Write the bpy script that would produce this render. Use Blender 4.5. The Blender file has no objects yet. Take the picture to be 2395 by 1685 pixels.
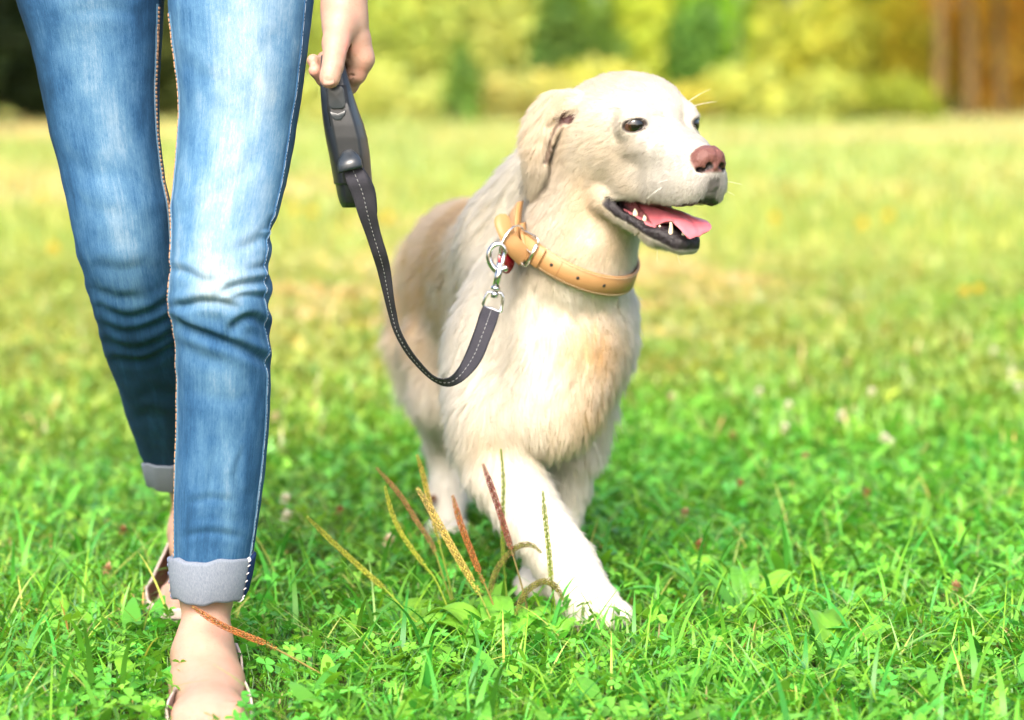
import bpy, math, random
import numpy as np
from mathutils import Vector, Matrix
R = math.radians
SC = bpy.context.scene
COL = SC.collection

# ------------------------------------------------------------------ camera
F_PX, CX, CY, HOR = 5655.0, 1197.5, 842.5, 190.0          # 85 mm lens on a 2395 px wide photograph
CAM_H = 0.74
TILT = math.atan((CY - HOR) / F_PX)
cam_d = bpy.data.cameras.new('camera')
cam_d.lens = 85.0
cam_d.sensor_width = 36.0
cam_d.clip_start = 0.05
cam_d.clip_end = 2000.0
cam_d.dof.use_dof = True
cam_d.dof.focus_distance = 2.98
cam_d.dof.aperture_fstop = 2.9
cam = bpy.data.objects.new('camera', cam_d)
COL.objects.link(cam)
cam.location = (0, 0, CAM_H)
cam.rotation_euler = (R(90) - TILT, 0, 0)
SC.camera = cam

# ------------------------------------------------------------------ sky, sun, exposure
SUN_EL, SUN_AZ = 44.0, -12.0        # azimuth measured from straight behind the camera, positive towards its right
w = bpy.data.worlds.new('World')
SC.world = w
w.use_nodes = True
nt = w.node_tree
sky = nt.nodes.new('ShaderNodeTexSky')
sky.sky_type = 'NISHITA'
sky.sun_disc = False
sdir = Vector((math.sin(R(SUN_AZ)) * math.cos(R(SUN_EL)), -math.cos(R(SUN_AZ)) * math.cos(R(SUN_EL)), math.sin(R(SUN_EL))))
sky.sun_elevation = R(SUN_EL)
sky.sun_rotation = math.atan2(sdir.x, sdir.y)
sky.dust_density = 5.0
sky.ozone_density = 0.6
nt.nodes['Background'].inputs['Strength'].default_value = 0.15
nt.links.new(sky.outputs[0], nt.nodes['Background'].inputs['Color'])
sun_d = bpy.data.lights.new('sun', 'SUN')
sun_d.energy = 2.2
sun_d.angle = R(34)
sun_d.color = (1.0, 0.95, 0.86)
sun = bpy.data.objects.new('sun', sun_d)
COL.objects.link(sun)
sun.rotation_euler = sdir.to_track_quat('Z', 'Y').to_euler()
sun.location = (0, 0, 30)
SC.view_settings.view_transform = 'Standard'
SC.view_settings.look = 'None'
SC.view_settings.gamma = 1.0
SC.view_settings.use_curve_mapping = False
SC.view_settings.exposure = 1.7
SC.render.engine = 'CYCLES'
SC.cycles.use_denoising = True
SC.cycles.max_bounces = 7
SC.cycles.use_adaptive_sampling = True
SC.cycles.adaptive_threshold = .02
SC.cycles.transparent_max_bounces = 8
SC.cycles.sample_clamp_indirect = 8.0
try:
    SC.cycles_curves.shape = 'RIBBONS'
except Exception:
    pass

# ------------------------------------------------------------------ helpers
rng = np.random.default_rng(7)
random.seed(7)
_ct, _st = math.cos(TILT), math.sin(TILT)

def W(px, py, y):
    """photo pixel (2395 wide) seen at world depth y -> world point"""
    u = (px - CX) / F_PX
    v = (CY - py) / F_PX
    dy = _ct + _st * v
    dz = v * _ct - _st
    t = y / dy
    return np.array([u * t, y, CAM_H + dz * t])

K = 2395 / 2296.0
def D(xd, yd, y):
    """the same with pixels of the 2296 wide view"""
    return W(xd * K, yd * K, y)

def ground_y(py):
    v = (CY - py) / F_PX
    return -CAM_H / (v * _ct - _st) * (_ct + _st * v)

def project(P):
    """world points -> photo pixels"""
    P = np.asarray(P, float)
    x, y, z = P[..., 0], P[..., 1], P[..., 2] - CAM_H
    d = y * _ct - z * _st
    v = y * _st + z * _ct
    return np.stack([CX + F_PX * x / d, CY - F_PX * v / d], -1)

def tag(o, label=None, cat=None, group=None, kind=None):
    if label: o['label'] = label
    if cat: o['category'] = cat
    if group: o['group'] = group
    if kind: o['kind'] = kind
    return o

def empty(name, loc=(0, 0, 0)):
    o = bpy.data.objects.new(name, None)
    o.location = loc
    o.empty_display_size = 0.05
    COL.objects.link(o)
    return o

def mesh_data(name, V, F, mat=None, col=None, smooth=True, attrs=None, uv=None):
    """V (n,3); F an (m,k) array, or a list of such arrays with different k"""
    me = bpy.data.meshes.new(name)
    V = np.asarray(V, np.float32)
    Fs = F if isinstance(F, list) else [F]
    Fs = [np.asarray(f, np.int32) for f in Fs if len(f)]
    me.vertices.add(len(V))
    me.vertices.foreach_set('co', V.ravel())
    loops = np.concatenate([f.ravel() for f in Fs])
    tot = np.concatenate([np.full(len(f), f.shape[1], np.int32) for f in Fs])
    st = np.concatenate([[0], np.cumsum(tot)[:-1]]).astype(np.int32)
    me.loops.add(len(loops))
    me.loops.foreach_set('vertex_index', loops)
    me.polygons.add(len(tot))
    me.polygons.foreach_set('loop_start', st)
    me.polygons.foreach_set('loop_total', tot)
    me.update(calc_edges=True)
    me.validate()
    if smooth:
        me.polygons.foreach_set('use_smooth', np.ones(len(me.polygons), bool))
    if col is not None:
        a = me.attributes.new('Col', 'FLOAT_COLOR', 'POINT')
        c = np.ones((len(V), 4), np.float32)
        c[:, :3] = col
        a.data.foreach_set('color', c.ravel())
    for k, arr in (attrs or {}).items():
        a = me.attributes.new(k, 'FLOAT', 'POINT')
        a.data.foreach_set('value', np.asarray(arr, np.float32))
    if mat is not None:
        me.materials.append(mat)
    return me

def world_of(o):
    m = o.matrix_basis.copy()
    return m if o.parent is None else world_of(o.parent) @ o.matrix_parent_inverse @ m

def obj(name, me, parent=None, loc=None):
    o = bpy.data.objects.new(name, me)
    COL.objects.link(o)
    if parent is not None:
        o.parent = parent
        o.matrix_parent_inverse = world_of(parent).inverted()
    if loc is not None:
        o.location = loc
    return o

class MB:
    """collects shapes into one mesh"""
    def __init__(s):
        s.V = []; s.F = {}; s.C = []; s.n = 0; s.cur = (1, 1, 1)
    def add(s, V, F):
        V = np.asarray(V, float)
        for f in F:
            s.F.setdefault(len(f), []).append([i + s.n for i in f])
        s.V.append(V); s.C.append(np.tile(np.asarray(s.cur, float), (len(V), 1))); s.n += len(V)
        return s
    def box(s, c, size, rot=None):
        h = np.array(size) / 2
        P = np.array([[a, b, d] for a in (-1, 1) for b in (-1, 1) for d in (-1, 1)]) * h
        if rot is not None: P = P @ np.asarray(rot).T
        return s.add(P + np.asarray(c), [(0, 1, 3, 2), (4, 6, 7, 5), (0, 4, 5, 1), (2, 3, 7, 6), (0, 2, 6, 4), (1, 5, 7, 3)])
    def tube(s, P, rad, n=8, cap=True, closed=False, flat=None):
        P = np.asarray(P, float); m = len(P)
        rad = np.broadcast_to(np.asarray(rad, float), (m,)) if np.ndim(rad) < 2 else np.asarray(rad)
        T = np.gradient(P, axis=0) if not closed else np.roll(P, -1, 0) - np.roll(P, 1, 0)
        T /= np.linalg.norm(T, axis=1)[:, None] + 1e-12
        up = np.array([0, 0, 1.0]) if abs(T[0][2]) < .9 else np.array([1.0, 0, 0])
        N = np.cross(T[0], up); N /= np.linalg.norm(N)
        rings = []
        for i in range(m):
            N = N - T[i] * (N @ T[i]); N /= np.linalg.norm(N) + 1e-12
            B = np.cross(T[i], N)
            a = np.arange(n) / n * 2 * np.pi
            r = rad[i]
            rings.append(P[i] + r * (np.cos(a)[:, None] * N + np.sin(a)[:, None] * B))
        V = np.concatenate(rings)
        F = []
        for i in range(m if closed else m - 1):
            j = (i + 1) % m
            for k in range(n):
                F.append((i * n + k, i * n + (k + 1) % n, j * n + (k + 1) % n, j * n + k))
        if cap and not closed:
            F.append(tuple(range(n - 1, -1, -1))); F.append(tuple((m - 1) * n + k for k in range(n)))
        return s.add(V, F)
    def sphere(s, c, r, n=10, m=7, rot=None):
        th = np.linspace(0, np.pi, m); V = []
        for t in th:
            for k in range(n):
                a = 2 * np.pi * k / n
                V.append([np.sin(t) * np.cos(a), np.sin(t) * np.sin(a), np.cos(t)])
        V = np.array(V) * np.asarray(r)
        if rot is not None: V = V @ np.asarray(rot).T
        F = [(i * n + k, (i + 1) * n + k, (i + 1) * n + (k + 1) % n, i * n + (k + 1) % n) for i in range(m - 1) for k in range(n)]
        return s.add(V + np.asarray(c), F)
    def data(s, name, mat, smooth=True, color=False):
        return mesh_data(name, np.concatenate(s.V), [np.array(f) for f in s.F.values()], mat, np.concatenate(s.C) if color else None, smooth)
    def build(s, name, mat, parent=None, smooth=True, color=False, bevel=0):
        o = obj(name, s.data(name, mat, smooth, color), parent)
        if bevel:
            b = o.modifiers.new('bevel', 'BEVEL'); b.width = bevel; b.segments = 3; b.limit_method = 'ANGLE'; b.angle_limit = R(35)
        return o

def spline(P, n):
    """Catmull-Rom through the points"""
    P = np.asarray(P, float); m = len(P)
    t = np.linspace(0, m - 1, n); i = np.clip(t.astype(int), 0, m - 2); f = (t - i)
    f = f.reshape((-1,) + (1,) * (P.ndim - 1))
    a = P[np.clip(i - 1, 0, m - 1)]; b = P[i]; c = P[i + 1]; d = P[np.clip(i + 2, 0, m - 1)]
    return .5 * (2 * b + (c - a) * f + (2 * a - 5 * b + 4 * c - d) * f ** 2 + (3 * b - a - 3 * c + d) * f ** 3)

def sstep(a, b, x):
    t = np.clip((x - a) / (b - a), 0, 1)
    return t * t * (3 - 2 * t)

# value noise on numpy points
_ng = np.random.default_rng(3).random((64, 64, 64)).astype(np.float32)
def vnoise(P, scale=1.0):
    P = np.asarray(P, np.float32) * scale
    i = np.floor(P).astype(int); f = P - i
    f = f * f * (3 - 2 * f)
    r = 0
    for dx in (0, 1):
        for dy in (0, 1):
            for dz in (0, 1):
                wgt = (f[..., 0] if dx else 1 - f[..., 0]) * (f[..., 1] if dy else 1 - f[..., 1]) * (f[..., 2] if dz else 1 - f[..., 2])
                r = r + wgt * _ng[(i[..., 0] + dx) % 64, (i[..., 1] + dy) % 64, (i[..., 2] + dz) % 64]
    return r

# ------------------------------------------------------------------ materials
def mat(name, base=(.5, .5, .5), rough=.5, metal=0.0, spec=.5, **kw):
    m = bpy.data.materials.new(name)
    m.use_nodes = True
    b = m.node_tree.nodes['Principled BSDF']
    b.inputs['Base Color'].default_value = (*base, 1)
    b.inputs['Roughness'].default_value = rough
    b.inputs['Metallic'].default_value = metal
    b.inputs['Specular IOR Level'].default_value = spec
    for k, v in kw.items():
        b.inputs[k].default_value = v
    return m

class NT:
    def __init__(s, m): s.t = m.node_tree; s.b = s.t.nodes.get('Principled BSDF')
    def n(s, typ, **kw):
        nd = s.t.nodes.new(typ)
        for k, v in kw.items():
            if k in nd.inputs: nd.inputs[k].default_value = v
            else: setattr(nd, k, v)
        return nd
    def l(s, a, b): s.t.links.new(a, b)
    def attr(s, name): return s.n('ShaderNodeAttribute', attribute_name=name)
    def mix(s, fac, a, b, blend='MIX'):
        m = s.n('ShaderNodeMix', data_type='RGBA', blend_type=blend)
        for sock, v in ((m.inputs[0], fac), (m.inputs[6], a), (m.inputs[7], b)):
            if hasattr(v, 'is_output'): s.l(v, sock)
            else: sock.default_value = v if np.ndim(v) == 0 else (*v, 1)
        return m.outputs[2]
    def ramp(s, fac, stops):
        r = s.n('ShaderNodeValToRGB'); e = r.color_ramp.elements
        while len(e) < len(stops): e.new(.5)
        for el, (p, c) in zip(e, stops): el.position = p; el.color = (*c, 1) if np.ndim(c) else (c, c, c, 1)
        s.l(fac, r.inputs[0]); return r.outputs[0]
    def noise(s, scale, detail=4, rough=.6, vec=None, coord='Object'):
        nd = s.n('ShaderNodeTexNoise', Scale=scale, Detail=detail, Roughness=rough)
        if vec is None: vec = s.n('ShaderNodeTexCoord').outputs[coord]
        s.l(vec, nd.inputs['Vector']); return nd.outputs[0]
    def bump(s, h, strength=.3, dist=.002):
        b = s.n('ShaderNodeBump', Strength=strength, Distance=dist)
        s.l(h, b.inputs['Height']); s.l(b.outputs[0], s.b.inputs['Normal']); return b

def leaf_mat(name, transl=.4, gloss=.25, rough=.45, vary=.0):
    """coloured by the Col attribute; lets light through"""
    m = mat(name, rough=rough, spec=gloss); N = NT(m)
    c = N.attr('Col').outputs['Color']
    if vary:
        c = N.mix(N.noise(vary, 3), N.mix(1.0, c, (.7, .72, .7), 'MULTIPLY'), N.mix(1.0, c, (1.25, 1.2, 1.2), 'MULTIPLY'))
    N.l(c, N.b.inputs['Base Color'])
    t = N.n('ShaderNodeBsdfTranslucent'); N.l(N.mix(1.0, c, (1.25, 1.15, .55), 'MULTIPLY'), t.inputs['Color'])
    x = N.n('ShaderNodeMixShader'); x.inputs[0].default_value = transl
    N.l(N.b.outputs[0], x.inputs[1]); N.l(t.outputs[0], x.inputs[2])
    N.l(x.outputs[0], N.t.nodes['Material Output'].inputs['Surface'])
    return m

M = {}
M['grass'] = leaf_mat('grass_blades', .38, .35, .42)
M['leaf'] = leaf_mat('tree_leaves', .45, .2, .5)
M['plant'] = leaf_mat('weed_leaves', .35, .4, .38, vary=60)
# ------------------------------------------------------------------ ground
def field_colour(x, y):
    """green near the camera, drier and yellower further off, in patches"""
    P = np.stack([x, y, np.zeros_like(x)], -1)
    n1 = vnoise(P + 9, 1.3); n2 = vnoise(P * np.array([.5, .25, 1]) + 31, 1.0); n3 = vnoise(P + 3, 5.0)
    dry = sstep(3.1, 8.2, y + (n1 - .5) * 2.6 + (n3 - .5) * 1.2 - 1.1 * x) * .95
    dry = np.clip(dry * (.55 + .9 * n2) + (n3 - .5) * .35 * dry, 0, 1)
    far = sstep(9, 22, y)
    green = np.array([.125, .355, .030]); yel = np.array([.23, .31, .05]); tan = np.array([.46, .37, .16]); pale = np.array([.27, .335, .095]); straw = np.array([.42, .36, .16])
    c = green + (yel - green) * np.clip(dry * 1.6, 0, 1)[:, None]
    t = (np.clip((n2 + .4 * n3 - .62) * 4, 0, 1) * dry)[:, None]
    c = c + (tan - c) * np.clip(t * 1.3 + .20 * dry[:, None], 0, 1)
    n4 = vnoise(P * np.array([.12, .45, 1]) + 77, 1.0)
    pl = pale + (straw - pale) * sstep(.42, .72, .7 * n4 + .3 * n2)[:, None]
    c = c + (pl * (.85 + .35 * n1[:, None]) - c) * (far * .85)[:, None]
    return c

def make_ground():
    m = mat('meadow_soil', rough=.95, spec=.1); N = NT(m)
    tc = N.n('ShaderNodeTexCoord').outputs['Object']
    sx = N.n('ShaderNodeSeparateXYZ'); N.l(tc, sx.inputs[0])
    n1 = N.noise(.6, 5, .6, tc); n2 = N.noise(25, 5, .7, tc)
    near = N.mix(n2, (.022, .05, .008), (.07, .075, .02))
    far = N.mix(n1, (.12, .20, .02), (.30, .27, .07))
    mr = N.n('ShaderNodeMapRange'); mr.inputs[1].default_value = 4; mr.inputs[2].default_value = 12
    N.l(sx.outputs[1], mr.inputs[0])
    N.l(N.mix(mr.outputs[0], near, far), N.b.inputs['Base Color'])
    N.bump(n2, .6, .02)
    ys = np.concatenate([np.linspace(-6, 14, 60), np.geomspace(15, 900, 40)])
    xs = np.concatenate([-np.geomspace(700, 8, 20), np.linspace(-7, 7, 40), np.geomspace(8, 700, 20)])
    X, Y = np.meshgrid(xs, ys)
    Z = .012 * (vnoise(np.stack([X, Y, X * 0], -1), .9) - .5) * (np.abs(X) < 8)
    V = np.stack([X, Y, Z - .008], -1).reshape(-1, 3)
    nx = len(xs); i = (np.arange(len(ys) - 1)[:, None] * nx + np.arange(nx - 1)).ravel()
    o = obj('ground', mesh_data('ground', V, np.stack([i, i + 1, i + nx + 1, i + nx], -1), m))
    tag(o, 'green meadow ground under the grass', 'ground', kind='structure')
make_ground()

# ------------------------------------------------------------------ grass and clover
def blades(x, y, h, wd, az, bend, seg, col, z0=None, tip=.12, twist=.3, lean=0.0):
    n = len(x); t = np.linspace(0, 1, seg + 1)
    ca, sa = np.cos(az), np.sin(az)
    ang = np.reshape(lean, (-1, 1)) + bend[:, None] * t[None, :] ** 1.15            # lean grows along the blade
    ds = (h / seg)[:, None]
    amid = (ang[:, 1:] + ang[:, :-1]) / 2
    out = np.concatenate([np.zeros((n, 1)), np.cumsum(np.sin(amid) * ds, 1)], 1)
    up = np.concatenate([np.zeros((n, 1)), np.cumsum(np.cos(amid) * ds, 1)], 1)
    wv = wd[:, None] * np.clip(np.minimum(.55 + 1.6 * t, 1.0) * (1 - t ** 2.2 * (1 - tip)), .05, 1)[None, :] * .5
    tw = az[:, None] + np.pi / 2 + twist * (t[None, :] - .3) * np.sin(az * 7)[:, None] * 3
    cx = x[:, None] + out * ca[:, None]; cy = y[:, None] + out * sa[:, None]
    cz = np.maximum(up, .004) + (0 if z0 is None else z0[:, None])
    L = np.stack([cx + np.cos(tw) * wv, cy + np.sin(tw) * wv, cz], -1)
    Rr = np.stack([cx - np.cos(tw) * wv, cy - np.sin(tw) * wv, cz], -1)
    V = np.stack([L, Rr], 2).reshape(-1, 3)
    b = np.arange(n)[:, None] * (2 * (seg + 1)) + np.arange(seg)[None, :] * 2
    F = np.stack([b, b + 1, b + 3, b + 2], -1).reshape(-1, 4)
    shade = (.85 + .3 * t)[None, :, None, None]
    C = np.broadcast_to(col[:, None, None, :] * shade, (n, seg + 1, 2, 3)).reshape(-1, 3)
    return V, F, C

def clovers(x, y, h, s, col, tilt=.5):
    """three rounded leaflets on a thin stalk"""
    n = len(x)
    leaf = np.array([[0, 0, 0], [.34, .33, .10], [.80, .40, .10], [1.0, 0, -.02], [.80, -.40, .10], [.34, -.33, .10]])
    a0 = rng.random(n) * 6.28
    tx = rng.normal(0, tilt, n); ty = rng.normal(0, tilt, n) - .25
    Vs, Fs, Cs = [], [], []
    for k in range(3):
        a = a0 + k * 2.094 + rng.normal(0, .15, n)
        ca, sa = np.cos(a)[:, None], np.sin(a)[:, None]
        sc = (s * (.85 + .3 * rng.random(n)))[:, None]
        px = (leaf[None, :, 0] * ca - leaf[None, :, 1] * sa) * sc
        py = (leaf[None, :, 0] * sa + leaf[None, :, 1] * ca) * sc
        fold = (.5 + 1.2 * rng.random(n))[:, None]
        pz = leaf[None, :, 2] * sc * fold + px * tx[:, None] + py * ty[:, None]
        Vs.append(np.stack([px + x[:, None], py + y[:, None], pz + h[:, None]], -1).reshape(-1, 3))
        b = np.arange(n)[:, None] * 6 + k * n * 6
        Fs.append(np.concatenate([b + np.array([0, 3, 2, 1]), b + np.array([0, 5, 4, 3])]))
        Cs.append(np.repeat(col * (.85 + .3 * rng.random((n, 1))), 6, 0))
    off = 3 * n * 6
    wv = .0006; bx = x + rng.normal(0, .014, n); by = y + rng.normal(0, .014, n)
    V4 = np.stack([np.stack([bx - wv, by, x * 0], -1), np.stack([bx + wv, by, x * 0], -1), np.stack([x + wv, y, h], -1), np.stack([x - wv, y, h], -1)], 1).reshape(-1, 3)
    Vs.append(V4); Fs.append(np.arange(n)[:, None] * 4 + off + np.array([0, 1, 2, 3]))
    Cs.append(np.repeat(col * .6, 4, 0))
    return np.concatenate(Vs), np.concatenate(Fs), np.concatenate(Cs)

def scatter(n, y0, y1, margin):
    """points in the wedge that the camera looks over, with room at the sides"""
    y = np.sqrt(rng.random(n) * (y1 ** 2 - y0 ** 2) + y0 ** 2)
    x = (rng.random(n) * 2 - 1) * (.31 * y + margin)
    return x, y

def join(parts):
    V, F, C, n = [], [], [], 0
    for v, f, c in parts:
        V.append(v); F.append(f + n); C.append(c); n += len(v)
    return np.concatenate(V), np.concatenate(F), np.concatenate(C)

def vary(col, n, amt=.25, hue=.25):
    v = 1 + (rng.random((n, 1)) - .5) * 2 * amt
    h = (rng.random((n, 1)) - .5) * 2 * hue
    return np.clip(col * v * np.concatenate([1 + h * 1.3, 1 + h * .15, 1 - h * .6], 1), .003, .9)

def clear_feet(x, y, pads):
    keep = np.ones(len(x), bool)
    for (cx, cy, rx, ry) in pads:
        keep &= ((x - cx) / rx) ** 2 + ((y - cy) / ry) ** 2 > 1
    return keep

PADS = [(-.345, 2.74, .05, .17), (-.455, 3.32, .060, .15), (.139, 3.19, .05, .06), (.035, 3.37, .05, .06), (-.10, 3.82, .06, .10), (.02, 3.30, .06, .07), (-.05, 4.08, .05, .07)]

def make_grass():
    A = []
    # foreground: arching blades
    x, y = scatter(64000, 2.1, 4.7, .35)
    lush = vnoise(np.stack([x, y, x * 0], -1) + 50, 3.2)
    k = clear_feet(x, y, PADS) & (rng.random(len(x)) < .35 + .9 * lush); x, y, lush = x[k], y[k], lush[k]; n = len(x)
    h = (.026 + .05 * rng.random(n) ** 1.8) * (.6 + .7 * lush)
    h *= 1 + .7 * sstep(2.75, 2.4, y)
    h *= np.where(np.abs(x + .32) < .17, .55, 1.0)
    c = vary(field_colour(x, y), n, .4, .35)
    dead = rng.random(n) < .05; c[dead] = vary(np.array([.36, .26, .10]), dead.sum(), .3)
    cool = rng.random(n) < .16; c[cool] = vary(np.array([.09, .25, .07]), cool.sum(), .3)
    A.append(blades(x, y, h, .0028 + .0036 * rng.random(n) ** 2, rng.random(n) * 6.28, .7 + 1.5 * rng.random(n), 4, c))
    # long wide blades that stand out close to the camera
    x, y = scatter(900, 2.15, 3.6, .3); k = clear_feet(x, y, [(a, b, r + .03, s + .03) for a, b, r, s in PADS]) & ((np.abs(x + .33) > .13) | (y > 3.1)); x, y = x[k], y[k]; n = len(x)
    c = vary(np.array([.075, .27, .03]), n, .35, .3)
    A.append(blades(x, y, .07 + .09 * rng.random(n), .005 + .005 * rng.random(n), rng.random(n) * 6.28, .8 + 1.0 * rng.random(n), 7, c, tip=.05))
    # thin long blades lying across each other
    x, y = scatter(6500, 2.1, 4.2, .3); k = clear_feet(x, y, PADS) & ((np.abs(x + .34) > .10) | (y > 2.95)); x, y = x[k], y[k]; n = len(x)
    c = vary(np.array([.13, .33, .025]), n, .4, .4); pale_ = rng.random(n) < .2; c[pale_] = vary(np.array([.30, .38, .10]), pale_.sum(), .3)
    A.append(blades(x, y, .06 + .07 * rng.random(n), .0018 + .0020 * rng.random(n), rng.random(n) * 6.28, .2 + .7 * rng.random(n), 5, c, z0=.010 + .025 * rng.random(n), tip=.1, lean=.6 + .65 * rng.random(n)))
    # broad weeds lying in the grass
    x, y = scatter(2600, 2.1, 4.4, .3); k = clear_feet(x, y, PADS) & (np.abs(x + .33) > .09); x, y = x[k], y[k]; n = len(x)
    A.append(blades(x, y, .035 + .05 * rng.random(n), .014 + .014 * rng.random(n), rng.random(n) * 6.28, .5 + .7 * rng.random(n), 5, vary(np.array([.11, .33, .035]), n, .35, .3), z0=.012 + .02 * rng.random(n), tip=.15, lean=.55 + .6 * rng.random(n)))
    # clover and other small round leaves
    x, y = scatter(29000, 2.1, 4.7, .35)
    cl = vnoise(np.stack([x, y, x * 0], -1) + 20, 2.2)
    k = clear_feet(x, y, PADS) & (rng.random(len(x)) < .3 + 1.1 * (1 - cl)); x, y = x[k], y[k]; n = len(x)
    c = vary(field_colour(x, y) * np.array([.95, 1.05, 1.3]), n, .35, .3)
    A.append(clovers(x, y, .018 + .035 * rng.random(n), .007 + .007 * rng.random(n), c))
    V, F, C = join(A)
    o = obj('grass', mesh_data('grass', V, F, M['grass'], C))
    tag(o, 'lush short green grass and clover in the foreground', 'grass', kind='stuff')
    # middle distance
    A = []
    x, y = scatter(88000, 4.65, 10, .5); n = len(x)
    k = clear_feet(x, y, PADS); 
    c = vary(field_colour(x, y), n, .26, .22)
    dead = rng.random(n) < .06; c[dead] = vary(np.array([.45, .36, .17]), dead.sum(), .3)
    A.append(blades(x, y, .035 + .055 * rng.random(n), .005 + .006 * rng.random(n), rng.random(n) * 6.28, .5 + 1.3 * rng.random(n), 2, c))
    x, y = scatter(20000, 4.65, 9, .5); n = len(x)
    A.append(clovers(x, y, .02 + .03 * rng.random(n), .013 + .009 * rng.random(n), vary(field_colour(x, y), n, .35, .3)))
    V, F, C = join(A)
    o = obj('grass', mesh_data('grass', V, F, M['grass'], C))
    tag(o, 'yellowing meadow grass behind the dog, out of focus', 'grass', kind='stuff')
    # far meadow up to the trees
    x, y = scatter(118000, 9.9, 46, 1.5)
    n = len(x); sc = .6 + y / 16
    c = vary(field_colour(x, y), n, .3, .25)
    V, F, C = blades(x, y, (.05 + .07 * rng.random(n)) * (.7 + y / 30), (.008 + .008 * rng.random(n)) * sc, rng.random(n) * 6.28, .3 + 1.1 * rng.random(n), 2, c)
    o = obj('grass', mesh_data('grass', V, F, M['grass'], C))
    tag(o, 'pale sunlit meadow reaching to the trees', 'grass', kind='stuff')
make_grass()

# ------------------------------------------------------------------ trees and bushes along the far edge
def bark(name, a, b, sc=6):
    m = mat(name, rough=.9, spec=.15); N = NT(m)
    n = N.noise(sc, 6, .65)
    N.l(N.mix(n, a, b), N.b.inputs['Base Color']); N.bump(N.noise(sc * 4, 5), .7, .02)
    return m
M['bark'] = bark('brown_bark', (.075, .048, .018), (.17, .11, .045))
M['birch'] = bark('pale_bark', (.15, .16, .09), (.25, .26, .17))
M['stem'] = bark('grey_stems', (.09, .07, .04), (.2, .16, .1))

def leaf_cloud(centres, radii, n, size, col, seed, light=.3):
    g = np.random.default_rng(seed)
    centres = np.asarray(centres, float); radii = np.asarray(radii, float)
    wgt = np.prod(radii, 1); k = g.choice(len(centres), n, p=wgt / wgt.sum())
    d = g.normal(size=(n, 3)); d /= np.linalg.norm(d, axis=1)[:, None]
    rr = g.random(n) ** .45
    P = centres[k] + d * radii[k] * rr[:, None]
    P += g.normal(0, .04, (n, 3)) * radii[k]
    keep = P[:, 2] > .05; P = P[keep]; d = d[keep]; n = len(P); k = k[keep]
    nrm = d * .7 + g.normal(0, .7, (n, 3)) + np.array([0, 0, .35]); nrm /= np.linalg.norm(nrm, axis=1)[:, None]
    a = np.cross(nrm, g.normal(size=(n, 3))); a /= np.linalg.norm(a, axis=1)[:, None] + 1e-9
    b = np.cross(nrm, a)
    s = (size * (.6 + .8 * g.random(n)))[:, None]
    V = np.stack([P - a * s, P + b * s * .5 + nrm * s * .1, P + a * s, P - b * s * .5 + nrm * s * .1], 1).reshape(-1, 3)
    F = np.arange(n * 4).reshape(-1, 4)
    clump = g.random((len(centres), 1)) * light + 1 - light / 2
    h = (g.random((n, 1)) - .5) * .4
    C = np.asarray(col) * 1.15 * clump[k] * (.75 + .5 * g.random((n, 1))) * np.concatenate([1 + h, 1 + h * .2, 1 - h * .5], 1)
    return V, F, np.repeat(np.clip(C, .003, .9), 4, 0)

def bush(name, label, cat, x, y, rx, ry, h, col, n, size, seed, group, z0=0.0):
    g = np.random.default_rng(seed)
    root = empty(name, (x, y, 0)); tag(root, label, cat, group)
    m = 11
    cs, rs = [], []
    for i in range(m):
        a = g.random() * 6.28; q = g.random() ** .5 * .75
        zz = z0 + h * (.22 + .62 * g.random() * (1 - .45 * q))
        cs.append([x + math.cos(a) * rx * q, y + math.sin(a) * ry * q, zz])
        s = .3 + .25 * g.random(); rs.append([rx * s, ry * s, h * s * .75])
    V, F, C = leaf_cloud(cs, rs, n, size, col, seed)
    obj('crown', mesh_data('crown', V, F, M['leaf'], C, smooth=False), root)
    b = MB()
    for i in range(6):
        c = np.array(cs[i]); p0 = np.array([x + g.normal(0, .06), y + g.normal(0, .06), -.03])
        b.tube([p0, (p0 + c) / 2 + g.normal(0, .06, 3), c], [.03, .02, .008], 6)
    b.build('trunk', M['stem'], root)
    return root

def tree(label, x, y, tr, H, crown_z, rad, col, n, size, seed, barkm, lean=0.0, low=None, name='broadleaf_tree', group='trees at the edge of the meadow'):
    g = np.random.default_rng(seed)
    root = empty(name, (x, y, 0)); tag(root, label, 'tree', group)
    b = MB()
    zs = np.linspace(-.1, H * .8, 12)
    P = np.stack([x + lean * zs + .06 * np.sin(zs * 1.1 + seed), y + .05 * np.cos(zs * .9 + seed), zs], -1)
    b.tube(P, tr * (1.25 - .85 * np.linspace(0, 1, 12) ** .8) * (1 + .35 * np.exp(-zs.clip(0) * 4)), 10)
    cs, rs = [], []
    for i in range(14):
        a = g.random() * 6.28; zc = crown_z + (H - crown_z) * (.08 + .9 * (i + .5) / 14)
        q = rad * (.25 + .5 * g.random()) * (1.1 - .6 * (zc - crown_z) / (H - crown_z))
        c = np.array([x + lean * zc + math.cos(a) * q, y + math.sin(a) * q, zc]); cs.append(c)
        s = rad * (.42 + .25 * g.random()); rs.append([s, s, s * .8])
        j = np.interp(zc - .7, zs, np.arange(12)); p0 = P[int(j)]
        b.tube([p0, (p0 + c) / 2 + [0, 0, .12], c], [tr * .3, tr * .2, tr * .06], 5)
    b.build('trunk', barkm, root)
    if low:
        for (dx, dz, s) in low: cs.append([x + dx, y - .2, dz]); rs.append([s, s, s * .8])
    V, F, C = leaf_cloud(cs, rs, n, size, col, seed)
    obj('crown', mesh_data('crown', V, F, M['leaf'], C, smooth=False), root)
    return root

def at(xd, y): return (xd * K - CX) / F_PX * y

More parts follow.
